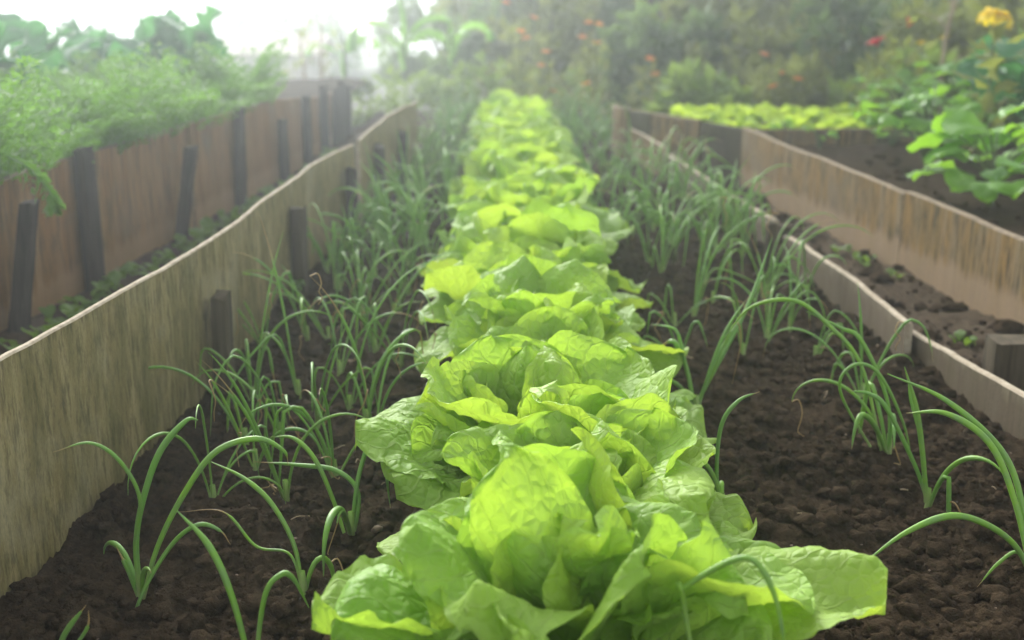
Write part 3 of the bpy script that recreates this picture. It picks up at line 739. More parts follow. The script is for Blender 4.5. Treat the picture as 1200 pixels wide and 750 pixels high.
onion(b[0], b[1], 9, 'tall spring onion right of the third lettuce with a straight leaf rising right', OR_, 4, 0.22, [
    hero_leaf(y0, [(812, 480), (845, 420), (880, 350), (905, 278)], 0.0, 0.0036, 0.12),
    hero_leaf(y0, [(815, 480), (840, 420), (870, 370)], 0.05, 0.0034, 0.05),
    hero_leaf(y0, [(810, 480), (830, 450), (860, 380), (868, 400), (858, 450)], 0.5, 0.0022, 0.04)])
b = G(1040, 540); y0 = b[1]
onion(b[0], b[1], 10, 'bushy spring onion in the middle of the right soil with drooping leaves', OR_, 4, 0.22, [
    hero_leaf(y0, [(1035, 540), (1010, 430), (970, 380), (930, 352), (880, 360), (850, 395)], 0.0, 0.0034, 0.10),
    hero_leaf(y0, [(1042, 540), (1040, 470), (1010, 400), (985, 384), (945, 365)], 0.0, 0.0034, 0.06),
    hero_leaf(y0, [(1030, 540), (985, 460), (1000, 428), (1030, 438), (1060, 500), (1070, 560)], 0.1, 0.0026, -0.02)])
b = G(845, 605); y0 = b[1]
onion(b[0], b[1], 11, 'thin spring onion between the second lettuce and the bare right soil', OR_, 2, 0.15, [
    hero_leaf(y0, [(848, 605), (840, 560), (845, 500), (865, 470), (890, 459)], 0.08, 0.0030)])
# the rest of the rows
LP = [(250, 590), (392, 565), (335, 585), (440, 520), (372, 500), (410, 480), (300, 560), (288, 520), (330, 512), (350, 470), (296, 470), (398, 455), (430, 505), (385, 405), (440, 420), (360, 400), (470, 440), (420, 372), (462, 365), (398, 345), (440, 330), (480, 345), (502, 330), (415, 310), (460, 300), (490, 290), (384, 322)]
RPX = [(925, 390), (870, 420), (955, 420), (835, 360), (790, 380), (900, 345), (945, 350), (775, 330), (830, 310), (870, 300), (850, 275), (790, 290), (765, 270), (1010, 470), (820, 260), (800, 240)]
EXL = ['two leaves', 'kinked leaves', 'stiff upright leaves', 'a dry tan tip', 'leaves splayed wide', 'thin leaves']
cnt = {0: 0, 1: 0}
pos = [(*G(px, py)[:2], 0) for px, py in LP] + [(*G(px, py)[:2], 1) for px, py in RPX]
for side, x0, x1, y_a, n_ in ((0, -0.40, -0.20, 3.0, 30), (1, 0.30, 0.56, 3.1, 28)):
    for i in range(n_):
        t = (i + 0.5) / n_; y = y_a + (6.7 - y_a) * t ** 1.15
        lim = (left_x(y) + 0.05) if side == 0 else (right_x(y) - 0.04)
        col = (i % 3) / 2.0
        a = (-0.215 - 0.02 * (y - 3) * 0) if side == 0 else 0.27
        x = (a + (lim - a) * col) + rng.normal(0, 0.015)
        pos.append((x, y + rng.normal(0, 0.02), side))
for i in range(5):
    y = 2.1 + 1.1 * (i + .5) / 5; t = (i * 0.618) % 1.0
    pos.append((-0.45 + 0.23 * t + rng.normal(0, .012), y, 0))
for i in range(7):
    y = 2.0 + 1.2 * (i + .5) / 7; t = (i * 0.618) % 1.0
    pos.append((0.32 + 0.30 * t + rng.normal(0, .012), y, 1))
pos.sort(key=lambda q: q[1])
where = {0: 'left of the lettuce row', 1: 'right of the lettuce row'}
for x, y, side in pos:
    cnt[side] += 1; c = cnt[side]
    nl = random.randint(3, 6) if y < 3 else random.randint(5, 8)
    lab = f'slender green spring onion clump {where[side]}, {ORD[c - 1] if c <= 30 else str(c) + "th"} behind the front ones'
    if y > 4.2: lab = f'hazy spring onion clump {where[side]}, {ORD[c - 1] if c <= 30 else str(c) + "th"} counting back'
    onion(float(x), float(y), 500 + c * 2 + side, lab, OL if side == 0 else OR_, nl, (0.27 if y > 1.7 else 0.23) if side == 0 else (0.22 if y < 2.4 else 0.28), rad=0.0019 if y < 3 else 0.0025)

# ------------------------------------------------------------------ carrot bed
def frond(L, az, lean, droop, r, mb, mbs, dens=1.0, w=0.0016, ll=0.013):
    tone = r.random()
    P = onion_path(r, L, az, lean, droop, None, 20); P[:, 2] = np.maximum(P[:, 2], 0.0)
    mbs.add(*tube(P, np.linspace(0.0022, 0.0008, 20), 4))
    T = np.gradient(P, axis=0); T /= np.linalg.norm(T, axis=1)[:, None]
    for i in range(6, 20):
        u = i / 19; plen = L * 0.30 * math.sin(min(1, (1 - u) * 1.5 + 0.12) * PI * 0.55)
        sd = np.cross(T[i], (0, 0, 1)); sd /= np.linalg.norm(sd) + 1e-9
        for s in (-1, 1):
            d = sd * s * 0.8 + T[i] * 0.55 + np.array([0, 0, r.uniform(-.15, .25)]); d /= np.linalg.norm(d)
            m = max(3, int(plen / 0.011 * dens))
            for q in range(m):
                o = P[i] + d * plen * (q + 1) / m
                for s2 in (-1, 1):
                    e = np.cross(d, np.array([0, 0, 1.0])) * s2 * 0.9 + d * 0.6 + np.array([r.uniform(-.3, .3), r.uniform(-.3, .3), r.uniform(-.3, .45)])
                    e /= np.linalg.norm(e); l = ll * r.uniform(.7, 1.3) * (1 - .4 * q / m)
                    nrm = np.cross(e, np.array([r.uniform(-1, 1), r.uniform(-1, 1), 0.5])); nrm = nrm / (np.linalg.norm(nrm) + 1e-9) * w * 1.6
                    mb.add(np.array([o - nrm * .3, o + e * l * .5 - nrm, o + e * l, o + e * l * .5 + nrm]), [[0, 1, 2, 3]], a=min(1, max(0, tone + r.uniform(-.12, .12) - .35 * (1 - u))))

def carrot_proto(seed):
    r = random.Random(seed); mb, mbs = MB(), MB()
    root = thing('carrot_plant', (0, 0, 0), 'feathery green carrot plant in the crowded bed behind the rusty boards', 'carrot plant', 'carrot plants crowding the left bed')
    for k in range(9):
        frond(r.uniform(.22, .34), r.random() * 6.28, r.uniform(.05, .55), r.uniform(.3, 1.3), r, mb, mbs, dens=0.8, w=0.0022, ll=0.017)
    obj('foliage', mb.mesh('foliage', M['carrot'], False), root); obj('stalk', mbs.mesh('stalk', M['carrot_stalk']), root)
    return root
protos = [carrot_proto(900 + i) for i in range(5)]
used = [False] * 5
spots = []
for row in range(6):
    y = 1.75 + 0.05 * row
    while y < 6.6:
        spots.append((float(lbx(y)) - (0.10 + row * 0.19 + abs(rng.normal(0, .03)) if row < 5 else .05), y + rng.normal(0, .03), row)); y += 0.155 + 0.03 * (y - 1.7)
for i, (x, y, row) in enumerate(spots):
    if x < -0.46 * y - 0.25 or y > 4.55 + 0.5 * (-0.9 - x): continue
    k = i % 5; s = (0.72 + 0.2 * random.random()) * (1.0 + 0.04 * row)
    z = 0.19
    if not used[k]:
        o = protos[k]; o.location = (x, y, z); o.scale = (s,) * 3; used[k] = True
    else:
        dup(protos[k], (x, y, z), random.random() * 6.28, s, 'feathery green carrot plant in the crowded bed behind the rusty boards')
# a big frond hanging over the board
root = thing('carrot_plant', (float(lbx(2.35)) - 0.07, 2.35, 0.2), 'carrot plant with a large frond drooping over the rusty board', 'carrot plant')
r = random.Random(5); mb, mbs = MB(), MB()
P = smooth_path([(0, 0, 0), (-0.02, -.02, .09), (0.03, -.03, .155), (0.11, -.03, .15), (0.165, -.03, .095), (0.175, -.03, .06)], 26)
mbs.add(*tube(P, np.linspace(.003, .0012, 26), 6)); T = np.gradient(P, axis=0); T /= np.linalg.norm(T, axis=1)[:, None]
for i in range(7, 26):
    for s in (-1, 1):
        d = np.array([0, s * 0.85, -0.25]) + T[i] * .45; d /= np.linalg.norm(d); l = 0.055 * math.sin((i - 5) / 21 * PI * .9 + .25)
        for q in range(5):
            o = P[i] + d * l * q / 4.0; e = d + np.array([r.uniform(-.6, .6), r.uniform(-.4, .4), r.uniform(-.7, .3)]); e /= np.linalg.norm(e); w = np.cross(e, T[i]); w = w / np.linalg.norm(w) * .0058
            mb.add(np.array([o, o + e * .012 - w, o + e * .024, o + e * .012 + w]), [[0, 1, 2, 3]], a=r.random())
obj('frond', mb.mesh('frond', M['carrot'], False), root); obj('stalk', mbs.mesh('stalk', M['carrot_stalk']), root)

# kale standing up behind the carrots
def kale(x, y, seed, label, top, size, z=0.2):
    r = random.Random(seed); root = thing('kale_plant', (x, y, z), label, 'kale plant', 'kale plants behind the carrots')
    H = top - z
    v, f, uv = tube(smooth_path([(0, 0, -.02), (.01, 0, H * .3), (0, .01, H * .55)], 10), np.linspace(.012, .007, 10), 8)
    obj('stem', make_mesh('stem', v, f, M['stem'], uv), root)
    for k in range(8):
        az = k * 2.4 + r.uniform(-.3, .3); L = H * r.uniform(.45, .62) * size
        v, uv, f = leaf_grid(L, L * r.uniform(.34, .42), R(r.uniform(45, 82)), R(r.uniform(-20, 60)), 18, 14, .4, .022, .1, .003, seed + k * 5, 1.3, 0.08, 0.35, 5.0)
        v = roll_x(v, r.uniform(-.5, .5)); v = rotz(v, az); v[:, 2] += H * r.uniform(.25, .55)
        obj('leaf', make_mesh('leaf', v, f, M['kale'], uv, attr={'shade': np.full(len(v), r.random())}), root)
for k, (px, d, top, lab) in enumerate([(12, 3.7, .63, 'dark kale plant at the left frame edge above the carrots'), (72, 4.1, .60, 'kale plant with a drooping rounded leaf, second from the left'),
                                       (128, 4.4, .58, 'low kale plant between the rounded one and the tall ones'), (180, 4.3, .615, 'broad kale plant beside the tallest kale'),
                                       (228, 4.3, .665, 'tallest kale plant with a jagged leaf against the white mist')]):
    kale((px - 600) / FPX * d * 1.0, d, 800 + k * 9, lab, top + (.06 if k < 4 else .01), .85)

# ------------------------------------------------------------------ leafy plants, bushes, trees
def rand_leaves(mb, C, n, rad, l, r_, seed, up=0.3, aspect=0.45, shade=None):
    g = np.random.default_rng(seed)
    d = g.normal(size=(n, 3)); d /= np.linalg.norm(d, axis=1)[:, None]; p = np.asarray(C) + d * (g.random(n) ** 0.5)[:, None] * np.asarray(rad)
    e = d * 0.7 + g.normal(0, .6, (n, 3)) + np.array([0, 0, up - 0.3]); e /= np.linalg.norm(e, axis=1)[:, None]
    s = np.cross(e, g.normal(size=(n, 3)) * .5 + np.array([0, 0, 1.0])); s /= np.linalg.norm(s, axis=1)[:, None] + 1e-9
    nrm = np.cross(e, s); ll = l * g.uniform(.6, 1.3, n)[:, None]; w = s * ll * aspect * .5
    v = np.stack([p, p + e * ll * .45 - w + nrm * ll * .06, p + e * ll * .5 - nrm * ll * .02, p + e * ll * .45 + w + nrm * ll * .06, p + e * ll - nrm * ll * .1], 1).reshape(-1, 3)
    b_ = np.arange(n)[:, None] * 5
    f = np.concatenate([b_ + np.array([[0, 1, 2, 2]]), ], 0) if False else None
    F = np.stack([np.concatenate([b_ + 0, b_ + 1, b_ + 4, b_ + 2], 1), np.concatenate([b_ + 0, b_ + 2, b_ + 4, b_ + 3], 1)], 1).reshape(-1, 4)
    mb.add(v, F, a=np.repeat(g.random(n) if shade is None else np.clip(shade + g.uniform(-.2, .2, n), 0, 1), 5))

def bush(name, x, y, w, h, seed, mat, label, cat='bush', n=1500, leaf=0.06, group=None, clumps=26, stems=6, aspect=.45, z=None, skirt=0.1, smat='bark', trunk=0.012):
    r = random.Random(seed); z = land_z(x, y) if z is None else z
    root = thing(name, (x, y, z), label, cat, group); mb, mbs = MB(), MB()
    tips = []
    for k in range(clumps):
        a = r.random() * 6.28; q = r.random() ** .5
        c = np.array([math.cos(a) * q * w, math.sin(a) * q * w * .8, h * (skirt + (1 - skirt) * r.random()) * (1 - .35 * q * q)])
        tips.append(c); cr = r.uniform(.10, .24) * max(w, h * .5)
        rand_leaves(mb, c, n // clumps, (cr, cr, cr * .8), leaf, 0, seed * 100 + k, aspect=aspect, shade=r.random())
    for k in range(stems):
        c = tips[k % len(tips)]; b0 = np.array([r.uniform(-.05, .05), r.uniform(-.05, .05), -0.03])
        mbs.add(*tube(smooth_path([b0, b0 * .5 + c * .45 + np.array([0, 0, .12 * h]), c], 8), np.linspace(trunk, trunk * .35, 8), 6))
    obj('foliage', mb.mesh('foliage', mat, False), root); obj('stem', mbs.mesh('stem', M[smat]), root)
    return root

# bean plants in the right raised bed
def bean(x, y, z, seed, label, n, h, lsize, spread):
    r = random.Random(seed); root = thing('bean_plant', (x, y, z), label, 'bean plant', None); mbs = MB()
    for k in range(n):
        az = r.random() * 6.28; rad = spread * r.random() ** .6; hh = h * r.uniform(.35, 1.0)
        tip = np.array([math.cos(az) * rad, math.sin(az) * rad, hh])
        mbs.add(*tube(smooth_path([(0, 0, -.01), tip * np.array([.35, .35, .7]), tip], 8), np.linspace(.0035, .0018, 8), 5))
        L = lsize * r.uniform(.7, 1.25)
        v, uv, f = leaf_grid(L, L * r.uniform(.38, .48), R(r.uniform(0, 35)), R(r.uniform(-60, -10)), 14, 11, .35, .007, .1, .003, seed + k * 3, 1.2, 0.3, 0.0, 2.6)
        v = rotz(roll_x(v, r.uniform(-.4, .4)), az + r.uniform(-.6, .6)) + tip
        obj('leaf', make_mesh('leaf', v, f, M['bean'], uv, attr={'shade': np.full(len(v), r.random())}), root)
    obj('stem', mbs.mesh('stem', M['stem']), root)
for k, (px, py, n_, h, ls, spd, lab) in enumerate([
    (1160, 238, 22, .20, .115, .12, 'large leafy bean plant nearest the camera in the right raised bed'),
    (1235, 225, 20, .24, .11, .14, 'bean plant cut by the right frame edge in the raised bed'),
    (1085, 188, 36, .24, .085, .17, 'bushy bean plant behind the largest one, beside the cross board'),
    (1130, 165, 22, .26, .07, .17, 'taller bean plant at the back of the right raised bed'),
    (1045, 170, 9, .10, .055, .07, 'low small bean plant near the yellow seedlings'),
    (1190, 172, 40, .30, .095, .22, 'dense bean plant filling the right frame edge behind the largest one'),
    (1120, 150, 40, .27, .085, .22, 'bean plant with smaller leaves against the olive shrubs'),
    (1055, 150, 32, .20, .075, .18, 'bean plant at the right end of the yellow seedlings'),
    (1010, 152, 12, .13, .05, .1, 'small bean plant behind the cross board'),
    (960, 172, 6, .09, .035, .04, 'tiny seedling with bluish leaves inside the right bed'),
    (918, 165, 6, .08, .035, .04, 'tiny seedling by the tan board corner of the right bed')]):
    q = G(px, py, .14); bean(q[0], q[1], .13, 300 + k * 40, lab, n_, h, ls, spd)

kale(1.72, 4.05, 960, 'blue-green kale plant at the right frame edge below the yellow flower', .56, 1.1, .14)
# yellow lettuce seedlings
def small_head(x, y, z, seed, label):
    r = random.Random(seed); root = thing('lettuce_seedling', (x, y, z), label, 'lettuce seedling', 'yellow-green lettuce seedlings behind the cross board'); mb = MB()
    for k in range(11):
        L = r.uniform(.06, .095); v, uv, f = leaf_grid(L, L * .42, R(r.uniform(60, 88)), R(r.uniform(-5, 60)), 9, 7, .7, .008, .1, .002, seed * 3 + k, 1.3)
        mb.add(rotz(v, k * 2.4 + r.uniform(-.3, .3)), f, uv, a=r.random())
    obj('foliage', mb.mesh('foliage', M['small_lettuce']), root)
c = 0
for row, (d, xa, xb, n_) in enumerate([(4.62, .74, 1.44, 11), (4.9, .69, 1.52, 12), (5.2, .66, 1.60, 13)]):
    for i in range(n_):
        x = xa + (xb - xa) * (i + .5) / n_ + rng.normal(0, .01)
        small_head(float(x), d + rng.normal(0, .02), .135, 700 + c, f'bright yellow lettuce seedling, {ORD[i]} from the left in the {["front", "middle", "back"][row]} row'); c += 1

# weeds along the left path and on the right one
def weed(x, y, z, seed, label, n=9, s=.035):
    r = random.Random(seed); root = thing('weed', (x, y, z), label, 'weed', 'weeds on the paths'); mb = MB()
    for k in range(n):
        L = s * r.uniform(.6, 1.3); v, uv, f = leaf_grid(L, L * .4, R(r.uniform(35, 80)), R(r.uniform(-30, 30)), 7, 5, .4, .003, .1, .001, seed + k, 1.2, .2, 0, 2.5)
        v = rotz(v, r.random() * 6.28) + np.array([r.uniform(-s, s), r.uniform(-s, s) * 1.2, r.uniform(0, s * .5)]); mb.add(v, f, uv, a=r.random())
    obj('foliage', mb.mesh('foliage', M['weed']), root)
c = 0
for y in np.arange(2.05, 5.2, .145):
    nm = ['leafy', 'low', 'sparse', 'bright green', 'dark green'][c % 5]
    weed(float(lbx(y)) + .07 + abs(rng.normal(0, .03)), float(y), .008, 400 + c * 13, f'{nm} weed at the foot of the rusty boards, {ORD[c]} from the camera', 12, .032 + .01 * rng.random()); c += 1
for k, (px, py, lab) in enumerate([(1012, 312, 'yellowish weed clump on the right path below the tan board'), (985, 300, 'small dark weed on the right path left of the yellowish one'), (1135, 410, 'flat weed beside the squat post on the right path'), (1045, 330, 'tiny weed on the right path under the rust streaks')]):
    q = G(px, py); weed(q[0], q[1], .005, 470 + k * 17, lab, 9, .022)
q = G(330, 348); weed(q[0] + .02, q[1], .008, 490, 'round-leaved weed at the foot of the second left stake', 6, .03)

# maize with arching leaves at the end of the row
def maize(x, y, seed, label, leaves):
    r = random.Random(seed); z = land_z(x, y); root = thing('maize_plant', (x, y, z), label, 'maize plant', 'maize plants at the misty end of the row')
    v, f, uv = tube(smooth_path([(0, 0, -.03), (.005, 0, .25), (0, 0, .5)], 8), np.linspace(.014, .007, 8), 8); obj('stem', make_mesh('stem', v, f, M['stem'], uv), root)
    for az, z0, L, t0, t1, w in leaves:
        v, uv, f = leaf_grid(L, w, R(t0), R(t1), 26, 5, .5, .004, 0, .0008, seed + int(az * 10), 1.6, .9, 0, 2.0)
        v = rotz(v, R(az)); v[:, 2] += z0
        obj('leaf', make_mesh('leaf', v, f, M['maize'], uv, attr={'shade': np.full(len(v), r.random())}), root)
maize(-.66, 7.5, 61, 'left maize plant with a leaf arching over to the left', [(178, .36, .52, 78, -105, .02), (10, .38, .42, 80, -40, .02), (60, .3, .4, 70, -60, .018), (250, .28, .4, 70, -30, .018), (100, .4, .4, 85, 40, .018)])
maize(-.38, 7.7, 62, 'right maize plant with upright leaves against the mist', [(5, .40, .42, 80, -95, .02), (170, .36, .36, 75, -70, .018), (90, .3, .4, 80, -30, .018), (300, .33, .35, 70, -30, .018)])
maize(-1.1, 8.0, 63, 'faint maize plant beside the tall misty stakes', [(20, .30, .35, 80, -60, .018), (190, .28, .36, 78, -80, .018), (100, .2, .34, 80, -20, .018)])

# low greenery closing off the row
for k, (x, y, w, h, m, lab) in enumerate([(-.62, 7.0, .30, .34, 'bush3', 'bright leafy bush behind the end of the far left board'), (-.15, 7.1, .26, .40, 'bush3', 'green bush straight behind the last lettuce, left of the marigolds'),
                                          (.22, 7.3, .30, .36, 'bush1', 'olive bush straight behind the last lettuce, right side'), (.62, 7.5, .34, .40, 'bush3', 'green bush where the right boards end')]):
    bush('bush', x, y, w, h, 40 + k, M[m], lab, n=900, leaf=.06, stems=5, clumps=22)
# marigolds
def flower_head(mat, n, L, w, t0, t1, seed, layers=2):
    mb = MB(); r = random.Random(seed)
    for q in range(layers):
        for k in range(n):
            v, uv, f = leaf_grid(L * (1 - .25 * q), w, R(t0 + 25 * q + r.uniform(-8, 8)), R(t1 + 25 * q), 7, 5, .4, .002, 0, .0008, seed + k, 1.2, .3, 0, 4)
            mb.add(rotz(v, (k + .5 * q) * 6.28 / n), f, uv, a=r.random())
    return mb.mesh('flower', mat)
def flower_plant(name, x, y, heads_, mat, label, cat, seed, leaf_mat='bush1', n=260, group=None, L=.02, nl=12, w=.008, t0=35, t1=0, leaf=.05, z=None, layers=2, bush_h=.5):
    r = random.Random(seed); z = land_z(x, y) if z is None else z; root = thing(name, (x, y, z), label, cat, group); mbs, mbl = MB(), MB()
    for i, (dx, dy, hz) in enumerate(heads_):
        hh = hz - z; tip = np.array([dx, dy, hh])
        mbs.add(*tube(smooth_path([(dx * .1, dy * .1, -.02), (dx * .5, dy * .5, hh * .5), tip], 8), np.linspace(.005, .0025, 8), 5))
        obj('flower', flower_head(mat, nl, L, w, t0, t1, seed + i, layers), root, loc=tip, rot=(r.uniform(-.4, .4), r.uniform(-.4, .4), r.random() * 6))
        for q in range(3): rand_leaves(mbl, tip * (.25 + .25 * q) , max(8, n // (3 * len(heads_))), (.07, .07, .07), leaf, 0, seed * 10 + i * 3 + q)
    obj('stem', mbs.mesh('stem', M['stem']), root); obj('foliage', mbl.mesh('foliage', M[leaf_mat], False), root)
def hpx(px, py, y): return V(px, py, y)
for k, (fl, y, lab) in enumerate([
    ([(610, 38), (626, 22), (592, 4), (617, 46)], 6.9, 'orange marigold plant above the far end of the lettuce row, left group'),
    ([(690, 28), (702, 30), (683, 45), (700, 52)], 6.95, 'orange marigold plant above the row end, right group'),
    ([(634, 78), (640, 62), (647, 108)], 6.6, 'low orange marigold plant straight behind the last lettuces'),
    ([(762, 70), (768, 88), (688, 100)], 6.7, 'pinkish orange flower plant left of the right boards'),
    ([(895, 65), (916, 88)], 6.0, 'small orange flower plant behind the yellow seedlings'),
    ([(935, 94), (907, 103)], 5.9, 'tiny yellow-orange flower plant behind the yellow seedlings')]):
    P = [hpx(a, b_, y) for a, b_ in fl]; cx = sum(p[0] for p in P) / len(P)
    flower_plant('marigold_plant', cx, y, [(p[0] - cx, 0.0 + .02 * i, p[2]) for i, p in enumerate(P)], M['orange'], lab, 'marigold plant', 1200 + k * 20, n=300, L=.029, group='marigolds at the back of the garden', leaf='' or .05)
p = hpx(1168, 16, 3.9); flower_plant('yellow_flower_plant', p[0], 3.9, [(0, 0, p[2])], M['yellow'], 'tall plant with one large drooping yellow flower at upper right', 'flower', 1400, 'bush1', 60, L=.07, nl=11, w=.018, t0=10, t1=-75, leaf=.08, z=.13)
p = hpx(1028, 54, 5.2); flower_plant('red_flower_plant', p[0], 5.2, [(0, 0, p[2])], M['red'], 'stalk with one crimson flower amid the olive shrubs', 'flower', 1420, 'bush1', 60, L=.05, nl=8, w=.018, t0=60, t1=10, leaf=.07, z=.13)
p = hpx(1064, 32, 5.2); flower_plant('red_flower_plant', p[0], 5.2, [(0, 0, p[2])], M['scarlet'], 'stalk with a narrow scarlet flower right of the crimson one', 'flower', 1440, 'bush1', 60, L=.042, nl=7, w=.013, t0=75, t1=60, leaf=.07, z=.13)
p = hpx(1080, 52, 5.4); flower_plant('yellow_flower_plant', p[0], 5.4, [(0, 0, p[2]), (.10, 0, p[2] + .02), (.06, 0.02, p[2] - .1)], M['yellow'], 'plant with three tiny yellow blooms below the scarlet flower', 'flower', 1460, 'bush3', 60, L=.024, nl=8, w=.009, t0=40, t1=10, leaf=.06, z=.13)

# shrubs at the back and right
back = [(.95, 7.4, .45, .75, 'bush2', 'dark shrub behind the right boards beside the tree trunk'), (1.45, 7.0, .42, .62, 'bush1', 'olive shrub behind the yellow seedlings, left half'),
        (1.95, 6.9, .45, .8, 'bush2', 'dark green shrub behind the yellow seedlings, right half'), (2.35, 6.2, .45, .85, 'bush1', 'tall olive shrub under the crimson flower'),
        (2.0, 5.5, .32, .50, 'bush3', 'bright shrub left of the bean plants'), (2.55, 5.0, .42, .8, 'bush1', 'tangled olive shrub behind the bean plants'),
        (2.15, 4.5, .30, .42, 'bush3', 'bright green low shrub behind the bean plants'), (2.3, 4.0, .34, .72, 'bush2', 'dark shrub at the right edge below the yellow flower'),
        (1.0, 8.9, .7, 1.3, 'bush2', 'big dark shrub in the mist right of the trunk'), (2.0, 8.8, .8, 1.4, 'bush1', 'big olive shrub in the right background'),
        (3.0, 7.6, .8, 1.4, 'bush2', 'tall dark shrub at the right background edge'), (3.3, 6.0, .6, 1.2, 'bush1', 'tall olive shrub at the right frame edge'),
        (.05, 9.2, .6, 1.2, 'bush1', 'hazy shrub behind the marigolds'), (-.45, 10.0, .6, 1.0, 'bush2', 'hazy dark shrub left of the marigolds behind maize'),
        (.5, 9.6, .6, 1.3, 'bush2', 'misty dark shrub between marigolds and trunk')]
back += [(1.5, 8.0, .6, 1.0, 'bush1', 'dense olive shrub behind the trunk and the yellow seedlings'), (2.6, 7.2, .55, 1.0, 'bush1', 'dense olive shrub under the scarlet flower'),
         (.6, 8.4, .45, .8, 'bush1', 'olive shrub just left of the dark trunk'), (.2, 8.2, .4, .75, 'bush1', 'olive shrub among the left orange marigolds'), (-.25, 8.6, .4, .7, 'bush2', 'hazy shrub between maize and the left marigolds'),
         (2.7, 9.6, .9, 1.6, 'bush2', 'large dark shrub far back on the right'), (1.4, 10.2, .9, 1.6, 'bush2', 'large dark shrub far back behind the trunk'), (.3, 11.0, .9, 1.5, 'bush2', 'large faint shrub far behind the marigolds'),
         (4.2, 8.6, 1.0, 1.7, 'bush2', 'large dark shrub beyond the right frame edge'), (2.9, 5.3, .45, .9, 'bush1', 'shrub with tangled stems right of the bean plants')]
back += [(.95, 6.1, .22, .34, 'bush3', 'low light green shrub behind the yellow seedlings, left'), (1.4, 6.2, .24, .38, 'bush1', 'low olive shrub behind the yellow seedlings, centre'), (1.8, 6.0, .24, .36, 'bush3', 'low light green shrub behind the yellow seedlings, right')]
for k, (x, y, w, h, m, lab) in enumerate(back):
    bush('shrub', x, y, w, h, 140 + k, M[m], lab, 'shrub', n=3000 if h > .9 else 2000, leaf=.10, clumps=44, aspect=.55, stems=10, z=(.13 if (x > rbx(y) + .3 and y < 5.4) else None), trunk=.014)
# dry upright stalks in the right background
def stalk(x, y, z, top, seed, label):
    r = random.Random(seed); H = top - z
    root = thing('dry_stalk', (x, y, z), label, 'stalk', 'dry stalks in the background'); mb, ml = MB(), MB()
    mb.add(*tube(smooth_path([(0, 0, -.02), (r.uniform(-.02, .02), 0, H * .5), (r.uniform(-.05, .05), 0, H)], 10), np.linspace(.012, .007, 10), 7))
    for k in range(4):
        z0 = H * r.uniform(.3, .9); a = r.random() * 6.28; mb.add(*tube(smooth_path([(0, 0, z0), (math.cos(a) * .05, math.sin(a) * .05, z0 + .06), (math.cos(a) * .12, math.sin(a) * .12, z0 + .08)], 6), np.linspace(.004, .002, 6), 5))
        rand_leaves(ml, (math.cos(a) * .12, math.sin(a) * .12, z0 + .08), 8, (.04, .04, .04), .06, 0, seed * 7 + k)
    obj('stem', mb.mesh('stem', M['straw']), root); obj('foliage', ml.mesh('foliage', M['bush1'], False), root)
stalk(1.78, 5.0, .13, .78, 1, 'pale dry stalk rising beside the scarlet flower')
stalk(-1.15, 7.4, -.05, .52, 3, 'thin faint stalk in the white mist, left one'); stalk(-1.32, 7.8, -.05, .48, 4, 'thin faint stalk in the white mist, right one'); stalk(2.0, 4.7, .13, .7, 5, 'grey dry stalk behind the bean plants')

# trees standing in the mist
def tree(x, y, h, tr, seed, mat, label, cr, n=5200, leaf=.10):
    r = random.Random(seed); z = land_z(x, y); root = thing('tree', (x, y, z), label, 'tree', 'trees in the misty background'); mt, mc = MB(), MB()
    P = smooth_path([(0, 0, -.1), (.03, 0, h * .3), (-.04, .02, h * .6), (.05, 0, h * .85)], 16); mt.add(*tube(P, np.linspace(tr, tr * .25, 16) * (1 + .5 * np.exp(-np.linspace(0, 10, 16))), 12))
    for k in range(26):
        a = r.random() * 6.28; zz = h * r.uniform(.36, 1.0); q = cr * r.uniform(.35, 1.0) * math.sqrt(max(.1, 1 - ((zz / h - .65) / .42) ** 2))
        c = np.array([math.cos(a) * q, math.sin(a) * q, zz]); s0 = np.array([0, 0, zz * .72])
        mt.add(*tube(smooth_path([s0, (s0 + c) / 2 + np.array([0, 0, .1]), c], 7), np.linspace(tr * .25, tr * .06, 7), 6))
        rand_leaves(mc, c, n // 26, (cr * .30, cr * .30, cr * .22), leaf, 0, seed * 50 + k)
    obj('trunk', mt.mesh('trunk', M['bark']), root); obj('crown', mc.mesh('crown', M[mat], False), root)
tree(.98, 8.5, 3.4, .125, 71, 'bush2', 'dark tree trunk in the mist behind the right boards', 1.1)
tree(-.2, 12.5, 3.2, .10, 72, 'bush2', 'faint tree in the mist above the row end', 1.2)
tree(3.4, 10.0, 3.6, .12, 73, 'bush2', 'tree closing off the right background', 1.3)
for k, (x, y, h, lab) in enumerate([(-4.2, 17, 1.5, 'faint round bush far off in the mist at left'), (-2.4, 15, 1.1, 'very faint bush in the mist above the tall stakes'), (-6.5, 18, 1.9, 'faint bush in the mist above the kale')]):
    bush('bush', x, y, 1.1, h, 240 + k, M['bush2'], lab, n=1500, leaf=.13, clumps=30)
